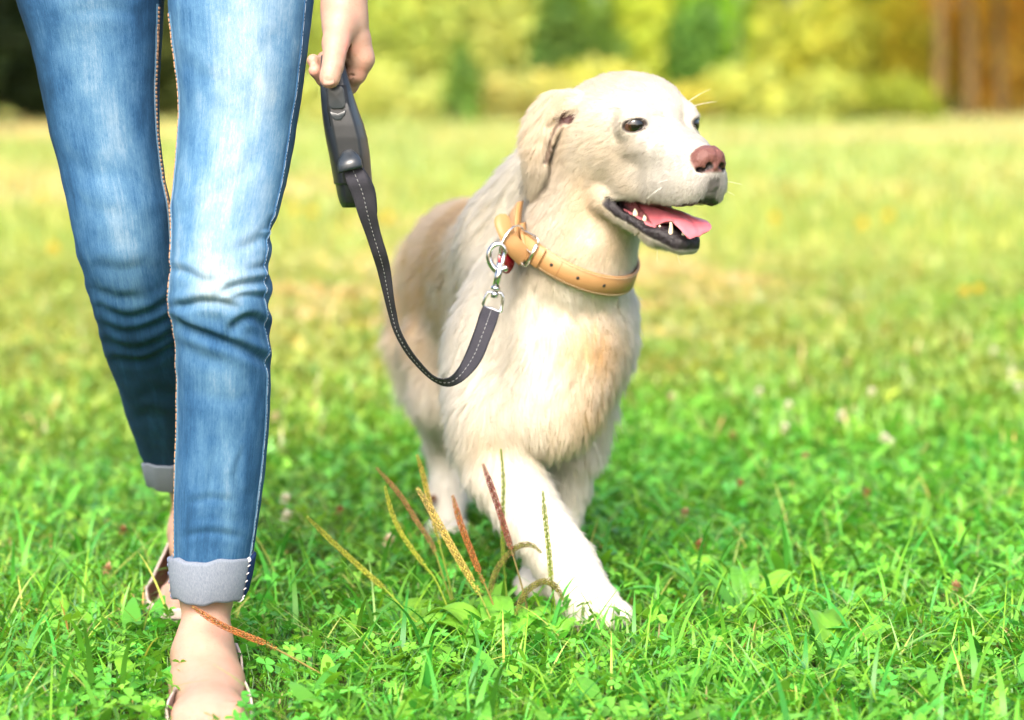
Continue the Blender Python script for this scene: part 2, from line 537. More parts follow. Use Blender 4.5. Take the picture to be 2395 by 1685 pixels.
YG = (.30, .40, .06); BY = (.38, .46, .06); OL = (.20, .25, .03); DG = (.10, .18, .035); MG = (.10, .22, .025); PL = (.42, .46, .13); AM_GLOW = (.56, .37, .06); VD_SHADE = (.022, .036, .013)  # last two put a warm glow and deep shade into the leaf colour
# deep shade on the left, put into the leaf colour of the bushes
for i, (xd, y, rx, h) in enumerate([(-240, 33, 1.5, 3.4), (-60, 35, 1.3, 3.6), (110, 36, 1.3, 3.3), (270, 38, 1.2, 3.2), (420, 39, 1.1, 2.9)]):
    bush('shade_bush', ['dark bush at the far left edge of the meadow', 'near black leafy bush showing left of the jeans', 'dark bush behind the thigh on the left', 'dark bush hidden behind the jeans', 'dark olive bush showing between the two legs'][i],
         'bush', at(xd, y), y, rx, .9, h, VD_SHADE if i < 3 else (.06, .08, .02), 2600, .11, 100 + i, 'dark bushes on the left')
# bright bushes
BB = [(560, 41, 1.2, 2.3, OL, 'olive bush behind the trouser leg and the leash hand'),
      (760, 41, 1.2, 2.4, (.28, .34, .06), 'olive yellow bush just right of the hand'),
      (920, 42, 1.2, 2.6, (.33, .39, .08), 'leafy yellow green bush above the leash'),
      (1090, 43, 1.2, 2.7, (.38, .42, .11), 'pale yellow green bush left of the dark evergreen'),
      (1310, 41, .85, 2.6, DG, 'dark green bush directly above the head of the dog'),
      (1455, 42, .62, 2.6, BY, 'narrow bright yellow bush between two dark bushes'),
      (1565, 41, .58, 2.1, (.09, .19, .03), 'small dark green bush right of the bright yellow one'),
      (1600, 43, .8, 2.9, (.22, .42, .03), 'vivid green bush behind the small dark one'),
      (1730, 43, .9, 2.4, (.40, .44, .08), 'golden green bush between the two pale trunks'),
      (1860, 42, 1.0, 2.3, (.40, .42, .06), 'round golden bush right of the pale trunks'),
      (2000, 43, 1.0, 2.5, (.42, .38, .035), 'mustard coloured bush left of the brown trunks'),
      (2130, 44, 1.0, 2.6, (.52, .33, .035), 'amber bush behind the brown trunks'),  # from here on an orange glow is painted into the leaves
      (2290, 43, 1.1, 2.7, AM_GLOW, 'orange amber bush at the right edge'),
      (2460, 43, 1.2, 2.7, AM_GLOW, 'orange bush beyond the right edge')]
for i, (xd, y, rx, h, c, lab) in enumerate(BB):
    bush('leafy_bush', lab, 'bush', at(xd, y), y, rx, .8, h, c, 2600, .10, 200 + i, 'bushes at the edge of the meadow')
# tall pale grasses and low shrubs in front of them
LB = [(700, 37, 1.2, 1.0, PL, 'low pale shrub left of the leash case'), (880, 38, 1.1, 1.1, PL, 'low pale shrub right of the leash case'),
      (1035, 37, .28, 1.25, (.11, .20, .035), 'small dark green shrub standing out of the pale scrub'),
      (1150, 38, 1.1, .95, (.42, .42, .14), 'low straw coloured shrub left of the ear of the dog'), (1380, 38, 1.1, 1.0, (.44, .46, .12), 'low straw shrub hidden behind the head of the dog'),
      (1560, 38, .9, 1.0, (.46, .44, .09), 'low straw shrub behind the brow of the dog'), (1690, 37, .8, .95, (.34, .37, .08), 'low yellow shrub in front of the pale trunks'),
      (1850, 37, .8, .9, (.34, .38, .08), 'low yellow shrub right of the pale trunks'), (1990, 38, .9, .8, (.22, .26, .03), 'low olive shrub left of the brown trunks')]
for i, (xd, y, rx, h, c, lab) in enumerate(LB):
    bush('low_shrub', lab, 'bush', at(xd, y), y, rx, .6, h, c, 1500, .085, 300 + i, 'low shrubs in front of the bushes')
tree('tree with a pale trunk above the brow of the dog', at(1650, 42.5), 42.5, .10, 8.5, 2.7, 1.8, MG, 2600, .16, 11, M['birch'])
tree('pale trunked tree further right over the golden bushes', at(1762, 42.8), 42.8, .085, 8.0, 2.8, 1.6, YG, 2400, .16, 12, M['birch'], .01)
tree('brown trunked tree at the right, the left one of three', at(2093, 39.0), 39.0, .085, 9.0, 2.8, 1.9, (.3, .26, .03), 2600, .16, 13, M['bark'])
tree('brown trunked tree at the right, the middle one of three', at(2162, 39.4), 39.4, .09, 9.2, 2.8, 1.9, AM_GLOW, 2600, .16, 14, M['bark'], .008)
tree('brown trunked tree at the right edge, the right one of three', at(2235, 40.2), 40.2, .075, 8.5, 2.8, 1.8, AM_GLOW, 2400, .16, 15, M['bark'])
# the wood behind
for i in range(11):
    xd = -350 + i * 300 + 60 * math.sin(i * 2.3); y = 49 + 3.5 * math.sin(i * 1.7)
    dark = xd < 520  # left-hand trees carry the deep shade in their leaf colour
    c = VD_SHADE if dark else [(.22, .32, .03), (.14, .24, .03), (.30, .36, .04)][i % 3] if xd < 1900 else (.50, .32, .035)  # trees furthest right have the warm glow put into their leaf colour
    lab = ['tall tree of the wood at the far left', 'tall dark tree of the wood above the left knee', 'tall dark tree of the wood behind the jeans', 'tall tree of the wood behind the leash hand',
           'tall tree of the wood left of the dog', 'tall tree of the wood left of the dark bush', 'tall tree of the wood above the dog', 'tall tree of the wood right of the dog', 'tall tree of the wood behind the pale trunks',
           'tall amber tree of the wood behind the brown trunks', 'tall amber tree of the wood at the far right'][i]
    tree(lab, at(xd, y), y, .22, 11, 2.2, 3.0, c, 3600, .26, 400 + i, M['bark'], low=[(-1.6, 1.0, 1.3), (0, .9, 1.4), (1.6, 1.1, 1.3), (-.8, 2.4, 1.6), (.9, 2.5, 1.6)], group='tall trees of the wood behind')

# more of the wood beyond both edges of the picture
for i, (xd, y, c, lab) in enumerate([(-700, 47, VD_SHADE, 'dark tree of the wood beyond the left edge, the first one out'), (-1050, 46, (.06, .10, .02), 'tree of the wood beyond the left edge, the second one out'), (-1400, 46, (.12, .2, .03), 'tree of the wood beyond the left edge, the third one out'),
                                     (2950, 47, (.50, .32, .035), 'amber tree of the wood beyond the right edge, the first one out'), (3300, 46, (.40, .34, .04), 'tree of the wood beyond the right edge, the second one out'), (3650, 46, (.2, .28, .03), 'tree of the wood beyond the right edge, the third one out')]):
    tree(lab, at(xd, y), y, .22, 11, 2.2, 3.0, c, 3000, .26, 430 + i, M['bark'], low=[(-1.6, 1.0, 1.4), (0, .9, 1.5), (1.6, 1.1, 1.4), (-.8, 2.4, 1.6), (.9, 2.5, 1.6)], group='tall trees of the wood behind')
# ------------------------------------------------------------------ implicit surfaces for bodies
class SDF:
    """smooth union of ellipsoids and tapered capsules on a rectilinear grid, meshed by surface nets"""
    def __init__(s, xs, ys, zs):
        s.xs, s.ys, s.zs = [np.asarray(a, np.float32) for a in (xs, ys, zs)]
        s.f = np.full((len(xs), len(ys), len(zs)), .06, np.float32)
    def _sl(s, lo, hi):
        r = []
        for a, l, h in ((s.xs, lo[0], hi[0]), (s.ys, lo[1], hi[1]), (s.zs, lo[2], hi[2])):
            i = int(np.searchsorted(a, l)); j = int(np.searchsorted(a, h))
            r.append(slice(max(i - 1, 0), min(j + 1, len(a))))
        return tuple(r)
    def _grid(s, sl):
        return s.xs[sl[0]][:, None, None], s.ys[sl[1]][None, :, None], s.zs[sl[2]][None, None, :]
    def _put(s, sl, d, k, op):
        a = s.f[sl]
        if op == 'add':
            h = np.clip(k - np.abs(a - d), 0, None) / k
            s.f[sl] = np.minimum(a, d) - h * h * k * .25
        else:                                   # carve
            b = -d
            h = np.clip(k - np.abs(a - b), 0, None) / k
            s.f[sl] = np.maximum(a, b) + h * h * k * .25
    def cone(s, a, b, ra, rb, k=.02, op='add', squash=None):
        """tapered capsule a->b"""
        a = np.asarray(a, np.float32); b = np.asarray(b, np.float32)
        r = max(ra, rb) + k + .012
        sl = s._sl(np.minimum(a, b) - r, np.maximum(a, b) + r)
        X, Y, Z = s._grid(sl)
        ba = b - a; l2 = float(ba @ ba) + 1e-12
        t = np.clip(((X - a[0]) * ba[0] + (Y - a[1]) * ba[1] + (Z - a[2]) * ba[2]) / l2, 0, 1)
        dx = X - a[0] - t * ba[0]; dy = Y - a[1] - t * ba[1]; dz = Z - a[2] - t * ba[2]
        d = np.sqrt(dx * dx + dy * dy + dz * dz) - (ra + (rb - ra) * t)
        s._put(sl, d, k, op)
    def chain(s, P, rad, k=.02, op='add'):
        for i in range(len(P) - 1): s.cone(P[i], P[i + 1], rad[i], rad[i + 1], k, op)
    def ell(s, c, r, rot=None, k=.02, op='add'):
        """ellipsoid; rot = 3x3 with the local axes as columns"""
        c = np.asarray(c, np.float32); r = np.asarray(r, np.float32)
        Rm = np.eye(3, dtype=np.float32) if rot is None else np.asarray(rot, np.float32)
        ext = np.abs(Rm) @ r + k + .012
        sl = s._sl(c - ext, c + ext)
        X, Y, Z = s._grid(sl)
        X = X - c[0]; Y = Y - c[1]; Z = Z - c[2]
        q0 = q1 = 0
        for i in range(3):
            u = X * Rm[0, i] + Y * Rm[1, i] + Z * Rm[2, i]
            q0 = q0 + (u / r[i]) ** 2; q1 = q1 + (u / r[i] ** 2) ** 2
        k0 = np.sqrt(q0); d = k0 * (k0 - 1) / (np.sqrt(q1) + 1e-9)
        s._put(sl, d, k, op)
    def half(s, p, n, k=.005):
        """cut away everything on the side n points to"""
        X, Y, Z = s._grid((slice(None),) * 3)
        d = (X - p[0]) * n[0] + (Y - p[1]) * n[1] + (Z - p[2]) * n[2]
        h = np.clip(k - np.abs(s.f - d), 0, None) / k
        s.f = np.maximum(s.f, d) + h * h * k * .25
    def mesh(s):
        f = s.f; ins = f < 0
        nx, ny, nz = f.shape
        cnt = np.zeros((nx - 1, ny - 1, nz - 1), np.int8)
        for a in (0, 1):
            for b in (0, 1):
                for c in (0, 1):
                    cnt += ins[a:nx - 1 + a, b:ny - 1 + b, c:nz - 1 + c]
        I, J, Kk = np.nonzero((cnt > 0) & (cnt < 8))
        idx = np.full(cnt.shape, -1, np.int32); idx[I, J, Kk] = np.arange(len(I))
        acc = np.zeros((len(I), 3)); num = np.zeros(len(I))
        co = [(a, b, c) for a in (0, 1) for b in (0, 1) for c in (0, 1)]
        val = {q: f[I + q[0], J + q[1], Kk + q[2]] for q in co}
        for q in co:
            for ax in range(3):
                if q[ax]: continue
                p = list(q); p[ax] = 1; p = tuple(p)
                v0, v1 = val[q], val[p]; m = (v0 < 0) != (v1 < 0)
                t = np.where(m, v0 / np.where(m, v0 - v1, 1), 0)
                pt = np.tile(np.array(q, float), (len(I), 1)); pt[:, ax] = t
                acc[m] += pt[m]; num[m] += 1
        acc /= num[:, None]
        def lerp(ar, i, t): return ar[i] + (ar[i + 1] - ar[i]) * t
        V = np.stack([lerp(s.xs, I, acc[:, 0]), lerp(s.ys, J, acc[:, 1]), lerp(s.zs, Kk, acc[:, 2])], -1)
        Q = []
        for ax in range(3):
            sl0 = [slice(None)] * 3; sl1 = [slice(None)] * 3
            sl0[ax] = slice(0, -1); sl1[ax] = slice(1, None)
            e = ins[tuple(sl0)] != ins[tuple(sl1)]
            i, j, k = np.nonzero(e)
            u, v = [(1, 2), (2, 0), (0, 1)][ax]
            P = np.stack([i, j, k], -1)
            ok = (P[:, u] > 0) & (P[:, v] > 0) & (P[:, u] < f.shape[u] - 1) & (P[:, v] < f.shape[v] - 1)
            P = P[ok]; fl = ins[P[:, 0], P[:, 1], P[:, 2]]
            def cell(du, dv):
                q = P.copy(); q[:, u] += du; q[:, v] += dv
                return idx[q[:, 0], q[:, 1], q[:, 2]]
            quad = np.stack([cell(-1, -1), cell(0, -1), cell(0, 0), cell(-1, 0)], -1)
            quad[~fl] = quad[~fl][:, ::-1]
            Q.append(quad)
        Q = np.concatenate(Q); Q = Q[(Q >= 0).all(1)]
        return V, Q

def taubin(V, Q, it=6, mask=None):
    """light smoothing that keeps the volume"""
    n = len(V); e = np.concatenate([Q[:, [0, 1]], Q[:, [1, 2]], Q[:, [2, 3]], Q[:, [3, 0]]])
    e = np.concatenate([e, e[:, ::-1]])
    deg = np.bincount(e[:, 0], minlength=n).astype(float); deg[deg == 0] = 1
    for i in range(it * 2):
        L = np.stack([np.bincount(e[:, 0], V[e[:, 1], a], n) for a in range(3)], -1) / deg[:, None] - V
        V = V + L * (.5 if i % 2 == 0 else -.52)
    return V

def vnormals(V, Q):
    n = np.cross(V[Q[:, 2]] - V[Q[:, 0]], V[Q[:, 3]] - V[Q[:, 1]])
    N = np.stack([np.bincount(Q.ravel(), np.repeat(n[:, a], 4), len(V)) for a in range(3)], -1)
    return N / (np.linalg.norm(N, axis=1)[:, None] + 1e-12)

def axis(lo, hi, fine, coarse, f_lo, f_hi):
    """grid lines: fine between f_lo and f_hi, coarse outside"""
    return np.concatenate([np.arange(lo, f_lo, coarse), np.arange(f_lo, f_hi, fine), np.arange(f_hi, hi, coarse)])

def rotm(a, b):
    """columns: unit a, then b made square to it, then their cross product"""
    a = np.asarray(a, float) / np.linalg.norm(a); b = np.asarray(b, float); b = b - a * (a @ b); b /= np.linalg.norm(b)
    return np.stack([a, b, np.cross(a, b)], 1)

# ------------------------------------------------------------------ the dog
HA = R(37)
HEAD_Y = 3.17
HO = W(1549, 292, HEAD_Y)                                            # between the eyes
HPITCH = R(-3)
hf = np.array([math.sin(HA) * math.cos(HPITCH), -math.cos(HA) * math.cos(HPITCH), math.sin(HPITCH)])
hl = np.array([math.cos(HA), math.sin(HA), 0.0])
hu = np.cross(hf, -hl); hu = hu if hu[2] > 0 else -hu
HR = np.stack([hf, hl, hu], 1)
def H(f, l, u): return HO + hf * f + hl * l + hu * u
def to_head(P): return (np.asarray(P) - HO) @ HR

bf = np.array([.26, -.966, 0.0]); bf /= np.linalg.norm(bf)          # rump to chest
bl = np.array([-bf[1], bf[0], 0.0])                                  # the dog's left
BR = np.stack([bf, bl, [0, 0, 1.0]], 1)

# lines of the collar around the neck
COLLAR_C = D(1283, 560, 3.285)

def eye_pose(s_):
    dv = hf * .80 + hl * s_ * .58 + hu * .02
    return H(-.004, s_ * .0455, 0), dv / np.linalg.norm(dv)

def dog_sdf():
    S = SDF(axis(-.36, .38, .0026, .0058, HO[0] - .26, HO[0] + .10), axis(3.02, 4.34, .0026, .0058, HO[1] - .12, HO[1] + .20),
            axis(-.03, .80, .0026, .0058, HO[2] - .20, HO[2] + .09))
    # trunk
    S.ell((.020, 3.54, .418), (.25, .106, .142), BR, .05)
    S.ell((.058, 3.375, .425), (.10, .094, .10), BR, .05)
    S.ell((.042, 3.365, .352), (.085, .068, .078), BR, .05)
    S.ell((.072, 3.31, .405), (.07, .078, .10), BR, .05)
    S.ell((-.040, 3.78, .428), (.20, .088, .112), BR, .06)
    S.ell((-.068, 3.90, .428), (.115, .084, .106), BR, .05)
    S.cone((.003, 3.47, .488), (-.078, 3.90, .470), .070, .064, .05)      # back
    # neck
    n0 = H(-.115, 0, -.035)
    S.cone(n0, COLLAR_C + [0.0, .01, 0], .068, .073, .03)
    S.cone(H(-.10, 0, -.085), D(1300, 575, 3.262), .050, .050, .03)
    S.cone(COLLAR_C + [0, .01, 0], (.045, 3.375, .44), .074, .096, .04)
    S.cone(H(-.13, 0, -.02), (.01, 3.46, .53), .058, .075, .04)          # nape to withers
    # shoulders
    S.ell(D(1085, 830, 3.36), (.075, .055, .095), BR, .05)
    S.ell(D(1335, 765, 3.38), (.06, .042, .075), BR, .05)
    S.ell(D(1105, 935, 3.31), (.058, .053, .065), BR, .04)
    S.ell(D(1250, 870, 3.285), (.05, .062, .080), BR, .05)
    S.ell(D(1228, 925, 3.32), (.06, .048, .045), BR, .04)
    # right front leg, swung forward and across
    leg = [D(1112, 985, 3.32), D(1130, 1060, 3.30), D(1178, 1140, 3.27), D(1225, 1205, 3.245), D(1268, 1262, 3.225), D(1300, 1320, 3.21), D(1326, 1372, 3.195)]
    S.chain(leg, [.056, .047, .040, .037, .036, .033, .034], .02)
    pw = D(1335, 1392, 3.18); pw[2] = .026
    for q, (a, b) in enumerate([(-.030, .003), (-.011, .017), (.012, .017), (.031, .003)]):
        c = pw + np.array([a + .006, -b - .004, 0]);
        S.ell(c + [0, 0, .003], (.0135, .022, .0185), None, .004)
    S.ell(pw + [0, .020, .012], (.036, .032, .026), None, .015)
    # left front leg
    leg2 = [D(1300, 900, 3.41), D(1285, 1000, 3.42), D(1268, 1090, 3.43), D(1250, 1160, 3.43), D(1232, 1230, 3.42), D(1222, 1290, 3.405), D(1218, 1330, 3.39)]
    S.chain(leg2, [.048, .039, .032, .029, .027, .026, .030], .02)
    pw2 = D(1216, 1345, 3.375); pw2[2] = .026
    for q, (a, b) in enumerate([(-.026, .004), (-.010, .015), (.009, .015), (.025, .004)]):
        S.ell(pw2 + [a, -b - .006, .002], (.0125, .021, .0165), None, .006)
    S.ell(pw2 + [0, .016, .01], (.033, .03, .024), None, .015)
    # hind legs
    S.ell((-.114, 3.90, .36), (.112, .048, .125), BR, .05)
    S.chain([np.array([-.120, 3.86, .31]), np.array([-.112, 3.83, .235]), np.array([-.108, 3.92, .145]), np.array([-.104, 3.90, .07]), np.array([-.104, 3.875, .03])], [.062, .046, .030, .026, .028], .025)
    for a in (-.024, -.008, .009, .024): S.ell((-.104 + a, 3.835 - .012 * (abs(a) < .015), .022), (.0125, .022, .017), None, .006)
    S.ell((-.02, 3.96, .36), (.11, .055, .13), BR, .05)
    S.chain([np.array([-.015, 3.93, .30]), np.array([-.02, 3.95, .22]), np.array([-.045, 4.10, .16]), np.array([-.047, 4.10, .08]), np.array([-.047, 4.085, .03])], [.06, .045, .030, .026, .028], .025)
    for a in (-.024, -.008, .009, .024): S.ell((-.047 + a, 4.05 - .012 * (abs(a) < .015), .022), (.0125, .022, .017), None, .006)
    # tail
    S.chain([np.array([-.100, 3.99, .48]), np.array([-.138, 4.09, .44]), np.array([-.168, 4.14, .37]), np.array([-.185, 4.15, .29]), np.array([-.182, 4.16, .21])], [.045, .036, .03, .024, .012], .03)
    # ---- head
    E = lambda f, l, u, rf, rl, ru, k=.02, op='add', rot=None: S.ell(H(f, l, u), (rf, rl, ru), HR if rot is None else rot, k, op)
    E(-.072, 0, .004, .082, .066, .060, .02)                 # skull
    E(-.034, 0, .012, .046, .054, .044, .02)                 # brow
    for s_ in (-1, 1):
        E(-.070, s_ * .036, -.030, .062, .034, .052, .025)   # cheek
        E(-.012, s_ * .042, .018, .020, .016, .010, .012)    # brow ridge
        E(.014, s_ * .029, -.034, .046, .020, .026, .02)     # under the eye
        E(.060, s_ * .0215, -.074, .038, .0190, .030, .014)  # upper lip
        E(.022, s_ * .029, -.074, .042, .017, .026, .016)    # flew
        E(-.022, s_ * .037, -.074, .030, .014, .024, .016)
    S.cone(H(-.008, 0, -.020), H(.080, 0, -.043), .029, .0215, .018)   # bridge of the muzzle
    S.cone(H(.0, 0, -.046), H(.075, 0, -.058), .036, .030, .02)
    E(.080, 0, -.073, .019, .025, .026, .014)                # front of the lips
    E(.092, 0, -.0420, .0175, .0265, .0195, .005)            # nose pad
    E(.095, 0, -.033, .0135, .0220, .0115, .004)
    # lower jaw, dropped open
    jt = H(.052, 0, -.146); 
    for s_ in (-1, 1):
        S.cone(H(-.062, s_ * .037, -.100), H(.020, s_ * .021, -.136), .021, .0145, .014)
        S.cone(H(.020, s_ * .020, -.138), H(.056, s_ * .009, -.1495), .0140, .0130, .012)
    S.cone(H(-.075, 0, -.110), H(.03, 0, -.146), .024, .012, .015)
    # mouth: carve between the jaws
    S.cone(H(-.030, 0, -.106), H(.075, 0, -.112), .0155, .022, .006, 'sub')
    S.cone(H(-.052, .0, -.103), H(.03, .0, -.108), .012, .021, .006, 'sub')
    for s_ in (-1, 1):
        S.cone(H(-.042, s_ * .056, -.101), H(.02, s_ * .047, -.116), .0070, .0165, .004, 'sub')
        S.cone(H(.02, s_ * .036, -.114), H(.075, s_ * .016, -.118), .0165, .018, .005, 'sub')
        S.cone(H(-.042, s_ * .036, -.101), H(.02, s_ * .028, -.113), .0080, .017, .004, 'sub')
    # eyelids around the eyeballs
    for s_ in (-1, 1):
        c, dv = eye_pose(s_)
        S.ell(c, (.0195, .0195, .0185), HR, .012)
        S.ell(H(.004, s_ * .036, -.026), (.026, .016, .012), HR, .014)      # under the eye
        S.ell(c + dv * .0175 - hu * .001, (.011, .0148, .0073), rotm(dv, hl - hu * s_ * .16 - hf * s_ * .3), .003, 'sub')
    # nostrils
    for s_ in (-1, 1):
        S.ell(H(.109, s_ * .0105, -.0455), (.0075, .0046, .0042), HR, .003, 'sub')
        S.ell(H(.101, s_ * .0190, -.0505), (.008, .0060, .0026), HR, .003, 'sub')
    S.cone(H(.1125, 0, -.046), H(.111, 0, -.078), .0014, .0014, .002, 'sub')
    # ears: pulled back, hollow in front
    for s_ in (-1, 1):
        ear = [(-.112, .062, .024, 0), (-.134, .078, .020, 0), (-.144, .089, -.002, 0), (-.150, .094, -.026, 0), (-.153, .094, -.050, 0), (-.157, .090, -.068, 0), (-.164, .087, -.084, 0), (-.172, .083, -.099, 0)]
        wid = [.016, .024, .028, .027, .022, .016, .011, .005]
        ax = hl * s_ * .55 - hf * .84                          # the flap faces outwards
        for i in range(len(ear) - 1):
            for q in (0, .5):
                p = np.array(ear[i]) * (1 - q) + np.array(ear[i + 1]) * q; ww = wid[i] * (1 - q) + wid[i + 1] * q
                nrm = hl * s_ * .93 + hf * .30
                al = (H(*(np.array(ear[i + 1][:3]) * [1, s_, 1])) - H(*(np.array(ear[i][:3]) * [1, s_, 1])))
                S.ell(H(p[0] + .006, s_ * p[1], p[2] - .002), (.020, .0055, ww), rotm(al, nrm), .006)
        S.cone(H(-.096, s_ * .070, .010), H(-.124, s_ * .088, -.006), .0060, .0070, .005, 'sub')       # opening
        S.cone(H(-.122, s_ * .088, -.008), H(-.130, s_ * .092, -.055), .0052, .0025, .005, 'sub')
    return S

def dog_colour(P):
    """coat colours: white muzzle, legs and chest; tan back, flanks, cheeks and ears"""
    h = to_head(P)
    n1 = vnoise(P, 9.0); n2 = vnoise(P + 7, 28.0); n = .65 * n1 + .35 * n2
    white = np.array([.60, .55, .46]); cream = np.array([.58, .51, .395]); tan = np.array([.45, .275, .115]); deep = np.array([.36, .19, .065])
    c = np.tile(white, (len(P), 1))
    def lay(col, a):
        nonlocal c
        a = np.clip(a, 0, 1)[:, None]; c = c + (np.asarray(col) - c) * a
    b = (P - np.array([.03, 3.5, .42])) @ BR
    inhead = sstep(-.225, -.175, h[:, 0]) * sstep(-.235, -.16, h[:, 2]) * (np.abs(h[:, 1]) < .13)
    # body: back and flank
    back = sstep(.06, -.20, b[:, 0]) * sstep(.20, .40, P[:, 2])
    lay(cream, sstep(.18, -.05, b[:, 0]) * sstep(.22, .38, P[:, 2]) * .9)
    lay(tan, back * sstep(.18, .50, n + .30 * sstep(.36, .56, P[:, 2])) * .95)
    lay(deep, back * sstep(.60, .80, n + .15 * sstep(.40, .30, P[:, 2])) * .5)
    lay(cream, sstep(.40, .62, n) * sstep(.16, .3, P[:, 2]) * .4)
    # tan spots of the chest
    for (xd, yd, d, r, a, cc) in [(1345, 795, 3.25, .018, .9, deep), (1340, 775, 3.26, .04, .8, tan), (1285, 770, 3.24, .035, .55, tan), (1370, 850, 3.26, .045, .5, tan), (1330, 920, 3.27, .045, .6, tan), (1105, 985, 3.26, .035, .35, tan), (1240, 960, 3.25, .05, .2, tan), (1290, 1030, 3.28, .04, .25, tan)]:
        q = np.linalg.norm((P - D(xd, yd, d)) * np.array([1, .5, 1.0]), axis=1) / r
        lay(cc, a * np.exp(-q ** 2) * (.5 + n))
    # neck behind the cheek, throat
    neck = inhead * 1.0
    lay(cream, neck * sstep(.0, -.10, h[:, 0]) * .8)
    lay(tan, neck * sstep(-.05, -.09, h[:, 2]) * sstep(.06, -.04, h[:, 0]) * sstep(.42, .7, n) * .5)
    # face
    q = ((h - np.array([-.03, -.055, -.035])) / np.array([.06, .05, .035])); lay((.47, .375, .26), inhead * np.exp(-(q ** 2).sum(1)) * .55)
    q = ((h - np.array([-.06, 0, .055])) / np.array([.06, .06, .03])); lay((.455, .375, .26), inhead * np.exp(-(q ** 2).sum(1)) * .7)
    ear = inhead * sstep(-.088, -.115, h[:, 0]) * sstep(.045, .065, np.abs(h[:, 1]))
    lay((.50, .39, .265), ear * (.35 + .55 * n))
    lay((.455, .395, .31), ear * sstep(-.03, -.08, h[:, 2]) * .8)
    mo = inhead * sstep(.056, .095, h[:, 0]) * sstep(-.046, -.066, h[:, 2]) * sstep(.034, .004, np.abs(h[:, 1]))
    muz = inhead * sstep(-.01, .05, h[:, 0]); lay((.43, .405, .355), muz * .9); lay((.16, .145, .15), mo * (.2 + .5 * n2))
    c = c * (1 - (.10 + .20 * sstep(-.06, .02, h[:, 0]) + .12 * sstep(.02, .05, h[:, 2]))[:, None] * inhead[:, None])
    return c, h, inhead

def dog_skin_marks(P, c, h, inhead):
    """bare skin: lips, nose, eye rims, inside of the mouth and of the ear. Returns the colour and how bare it is"""
    bare = np.zeros(len(P))
    def lay(col, a):
        nonlocal c, bare
        a = np.clip(a, 0, 1) * inhead; c = c + (np.asarray(col) - c) * a[:, None]; bare = np.maximum(bare, a)
    f, l, u = h[:, 0], h[:, 1], h[:, 2]; al = np.abs(l)
    # mouth cavity and dark lips
    top = np.interp(f, [-.08, -.05, -.02, .02, .05, .075, .10], [-.090, -.092, -.097, -.0985, -.097, -.094, -.086])
    bot = np.interp(f, [-.08, -.055, -.035, -.001, .02, .055, .076], [-.100, -.107, -.121, -.1345, -.1435, -.158, -.158])
    inside = sstep(-.001, -.004, u - top) * sstep(-.001, .003, u - bot) * sstep(-.056, -.048, f - .5 * np.abs(u + .106))
    lay((.009, .006, .008), inside)
    deep = inside * sstep(.030, .024, al) * sstep(-.134, -.124, u)
    lay((.20, .05, .055), deep * sstep(.045, .02, f) * .85)
    # nose
    q = ((h - np.array([.094, 0, -.0400])) / np.array([.0180, .0278, .0205]))
    nose = sstep(1.10, .98, np.sqrt((q ** 2).sum(1))) * sstep(.080, .085, f)
    lay((.115, .042, .033), nose)
    for s_ in (-1, 1):
        for cn, rn in (((.109, s_ * .0105, -.0455), (.009, .0058, .0052)), ((.101, s_ * .0190, -.0505), (.010, .0070, .0034))):
            q = (h - np.array(cn)) / np.array(rn); lay((.012, .006, .006), sstep(1.15, .85, np.sqrt((q ** 2).sum(1))))  # nostril hollows painted dark, their shade put into the colour
    lay((.05, .02, .018), nose * sstep(-.052, -.060, u) * .8)
    lay((.03, .022, .022), sstep(.082, .092, f) * sstep(-.056, -.062, u) * sstep(.014, .006, al) * .7)
    lay((.018, .014, .014), sstep(.062, .080, f) * sstep(-.084, -.090, u) * sstep(.020, .010, al))     # dark front lip
    # eye rims, then shade painted into the ear opening and its crease
    for s_ in (-1, 1):
        ec, dv = eye_pose(s_); rm = rotm(dv, hl - hu * s_ * .16 - hf * s_ * .3)
        q = ((P - (ec + dv * .0175)) @ rm) / np.array([.016, .0200, .0104])
        lay((.03, .02, .018), sstep(1.12, .84, np.sqrt((q ** 2).sum(1))))
        q = (h - np.array([-.108, s_ * .078, .003])) / np.array([.019, .016, .010]); lay((.045, .014, .013), sstep(1.25, .8, np.sqrt((q ** 2).sum(1))))
        q0 = np.array([-.116, s_ * .080, -.002]); q1 = np.array([-.130, s_ * .088, -.055]); t = np.clip(((h - q0) @ (q1 - q0)) / ((q1 - q0) @ (q1 - q0)), 0, 1)
        dd = np.linalg.norm(h - q0 - t[:, None] * (q1 - q0), axis=1); lay((.045, .018, .015), sstep(.0085, .0045, dd) * .8)
    return c, bare

def skin_mat(name, rough=.45):
    m = mat(name, rough=rough, spec=.4); N = NT(m)
    c = N.attr('Col').outputs['Color']; N.l(c, N.b.inputs['Base Color'])
    N.bump(N.noise(420, 4, .7), .75, .0018)
    return m

def fur_mat():
    m = bpy.data.materials.new('dog_fur'); m.use_nodes = True; N = NT(m)
    N.t.nodes.remove(N.b)
    c = N.attr('hcol').outputs['Color']
    hr = N.n('ShaderNodeBsdfHairPrincipled'); hr.parametrization = 'COLOR'
    gm = N.n('ShaderNodeGamma', Gamma=.55); N.l(c, gm.inputs[0]); N.l(gm.outputs[0], hr.inputs['Color']); hr.inputs['Roughness'].default_value = .35; hr.inputs['Radial Roughness'].default_value = .6
    df = N.n('ShaderNodeBsdfDiffuse'); N.l(c, df.inputs['Color']); N.l(N.attr('hnorm').outputs['Vector'], df.inputs['Normal'])
    x = N.n('ShaderNodeMixShader'); x.inputs[0].default_value = FUR_HAIR
    N.l(df.outputs[0], x.inputs[1]); N.l(hr.outputs[0], x.inputs[2])
    N.l(x.outputs[0], N.t.nodes['Material Output'].inputs['Surface'])
    return m
FUR_HAIR = .34

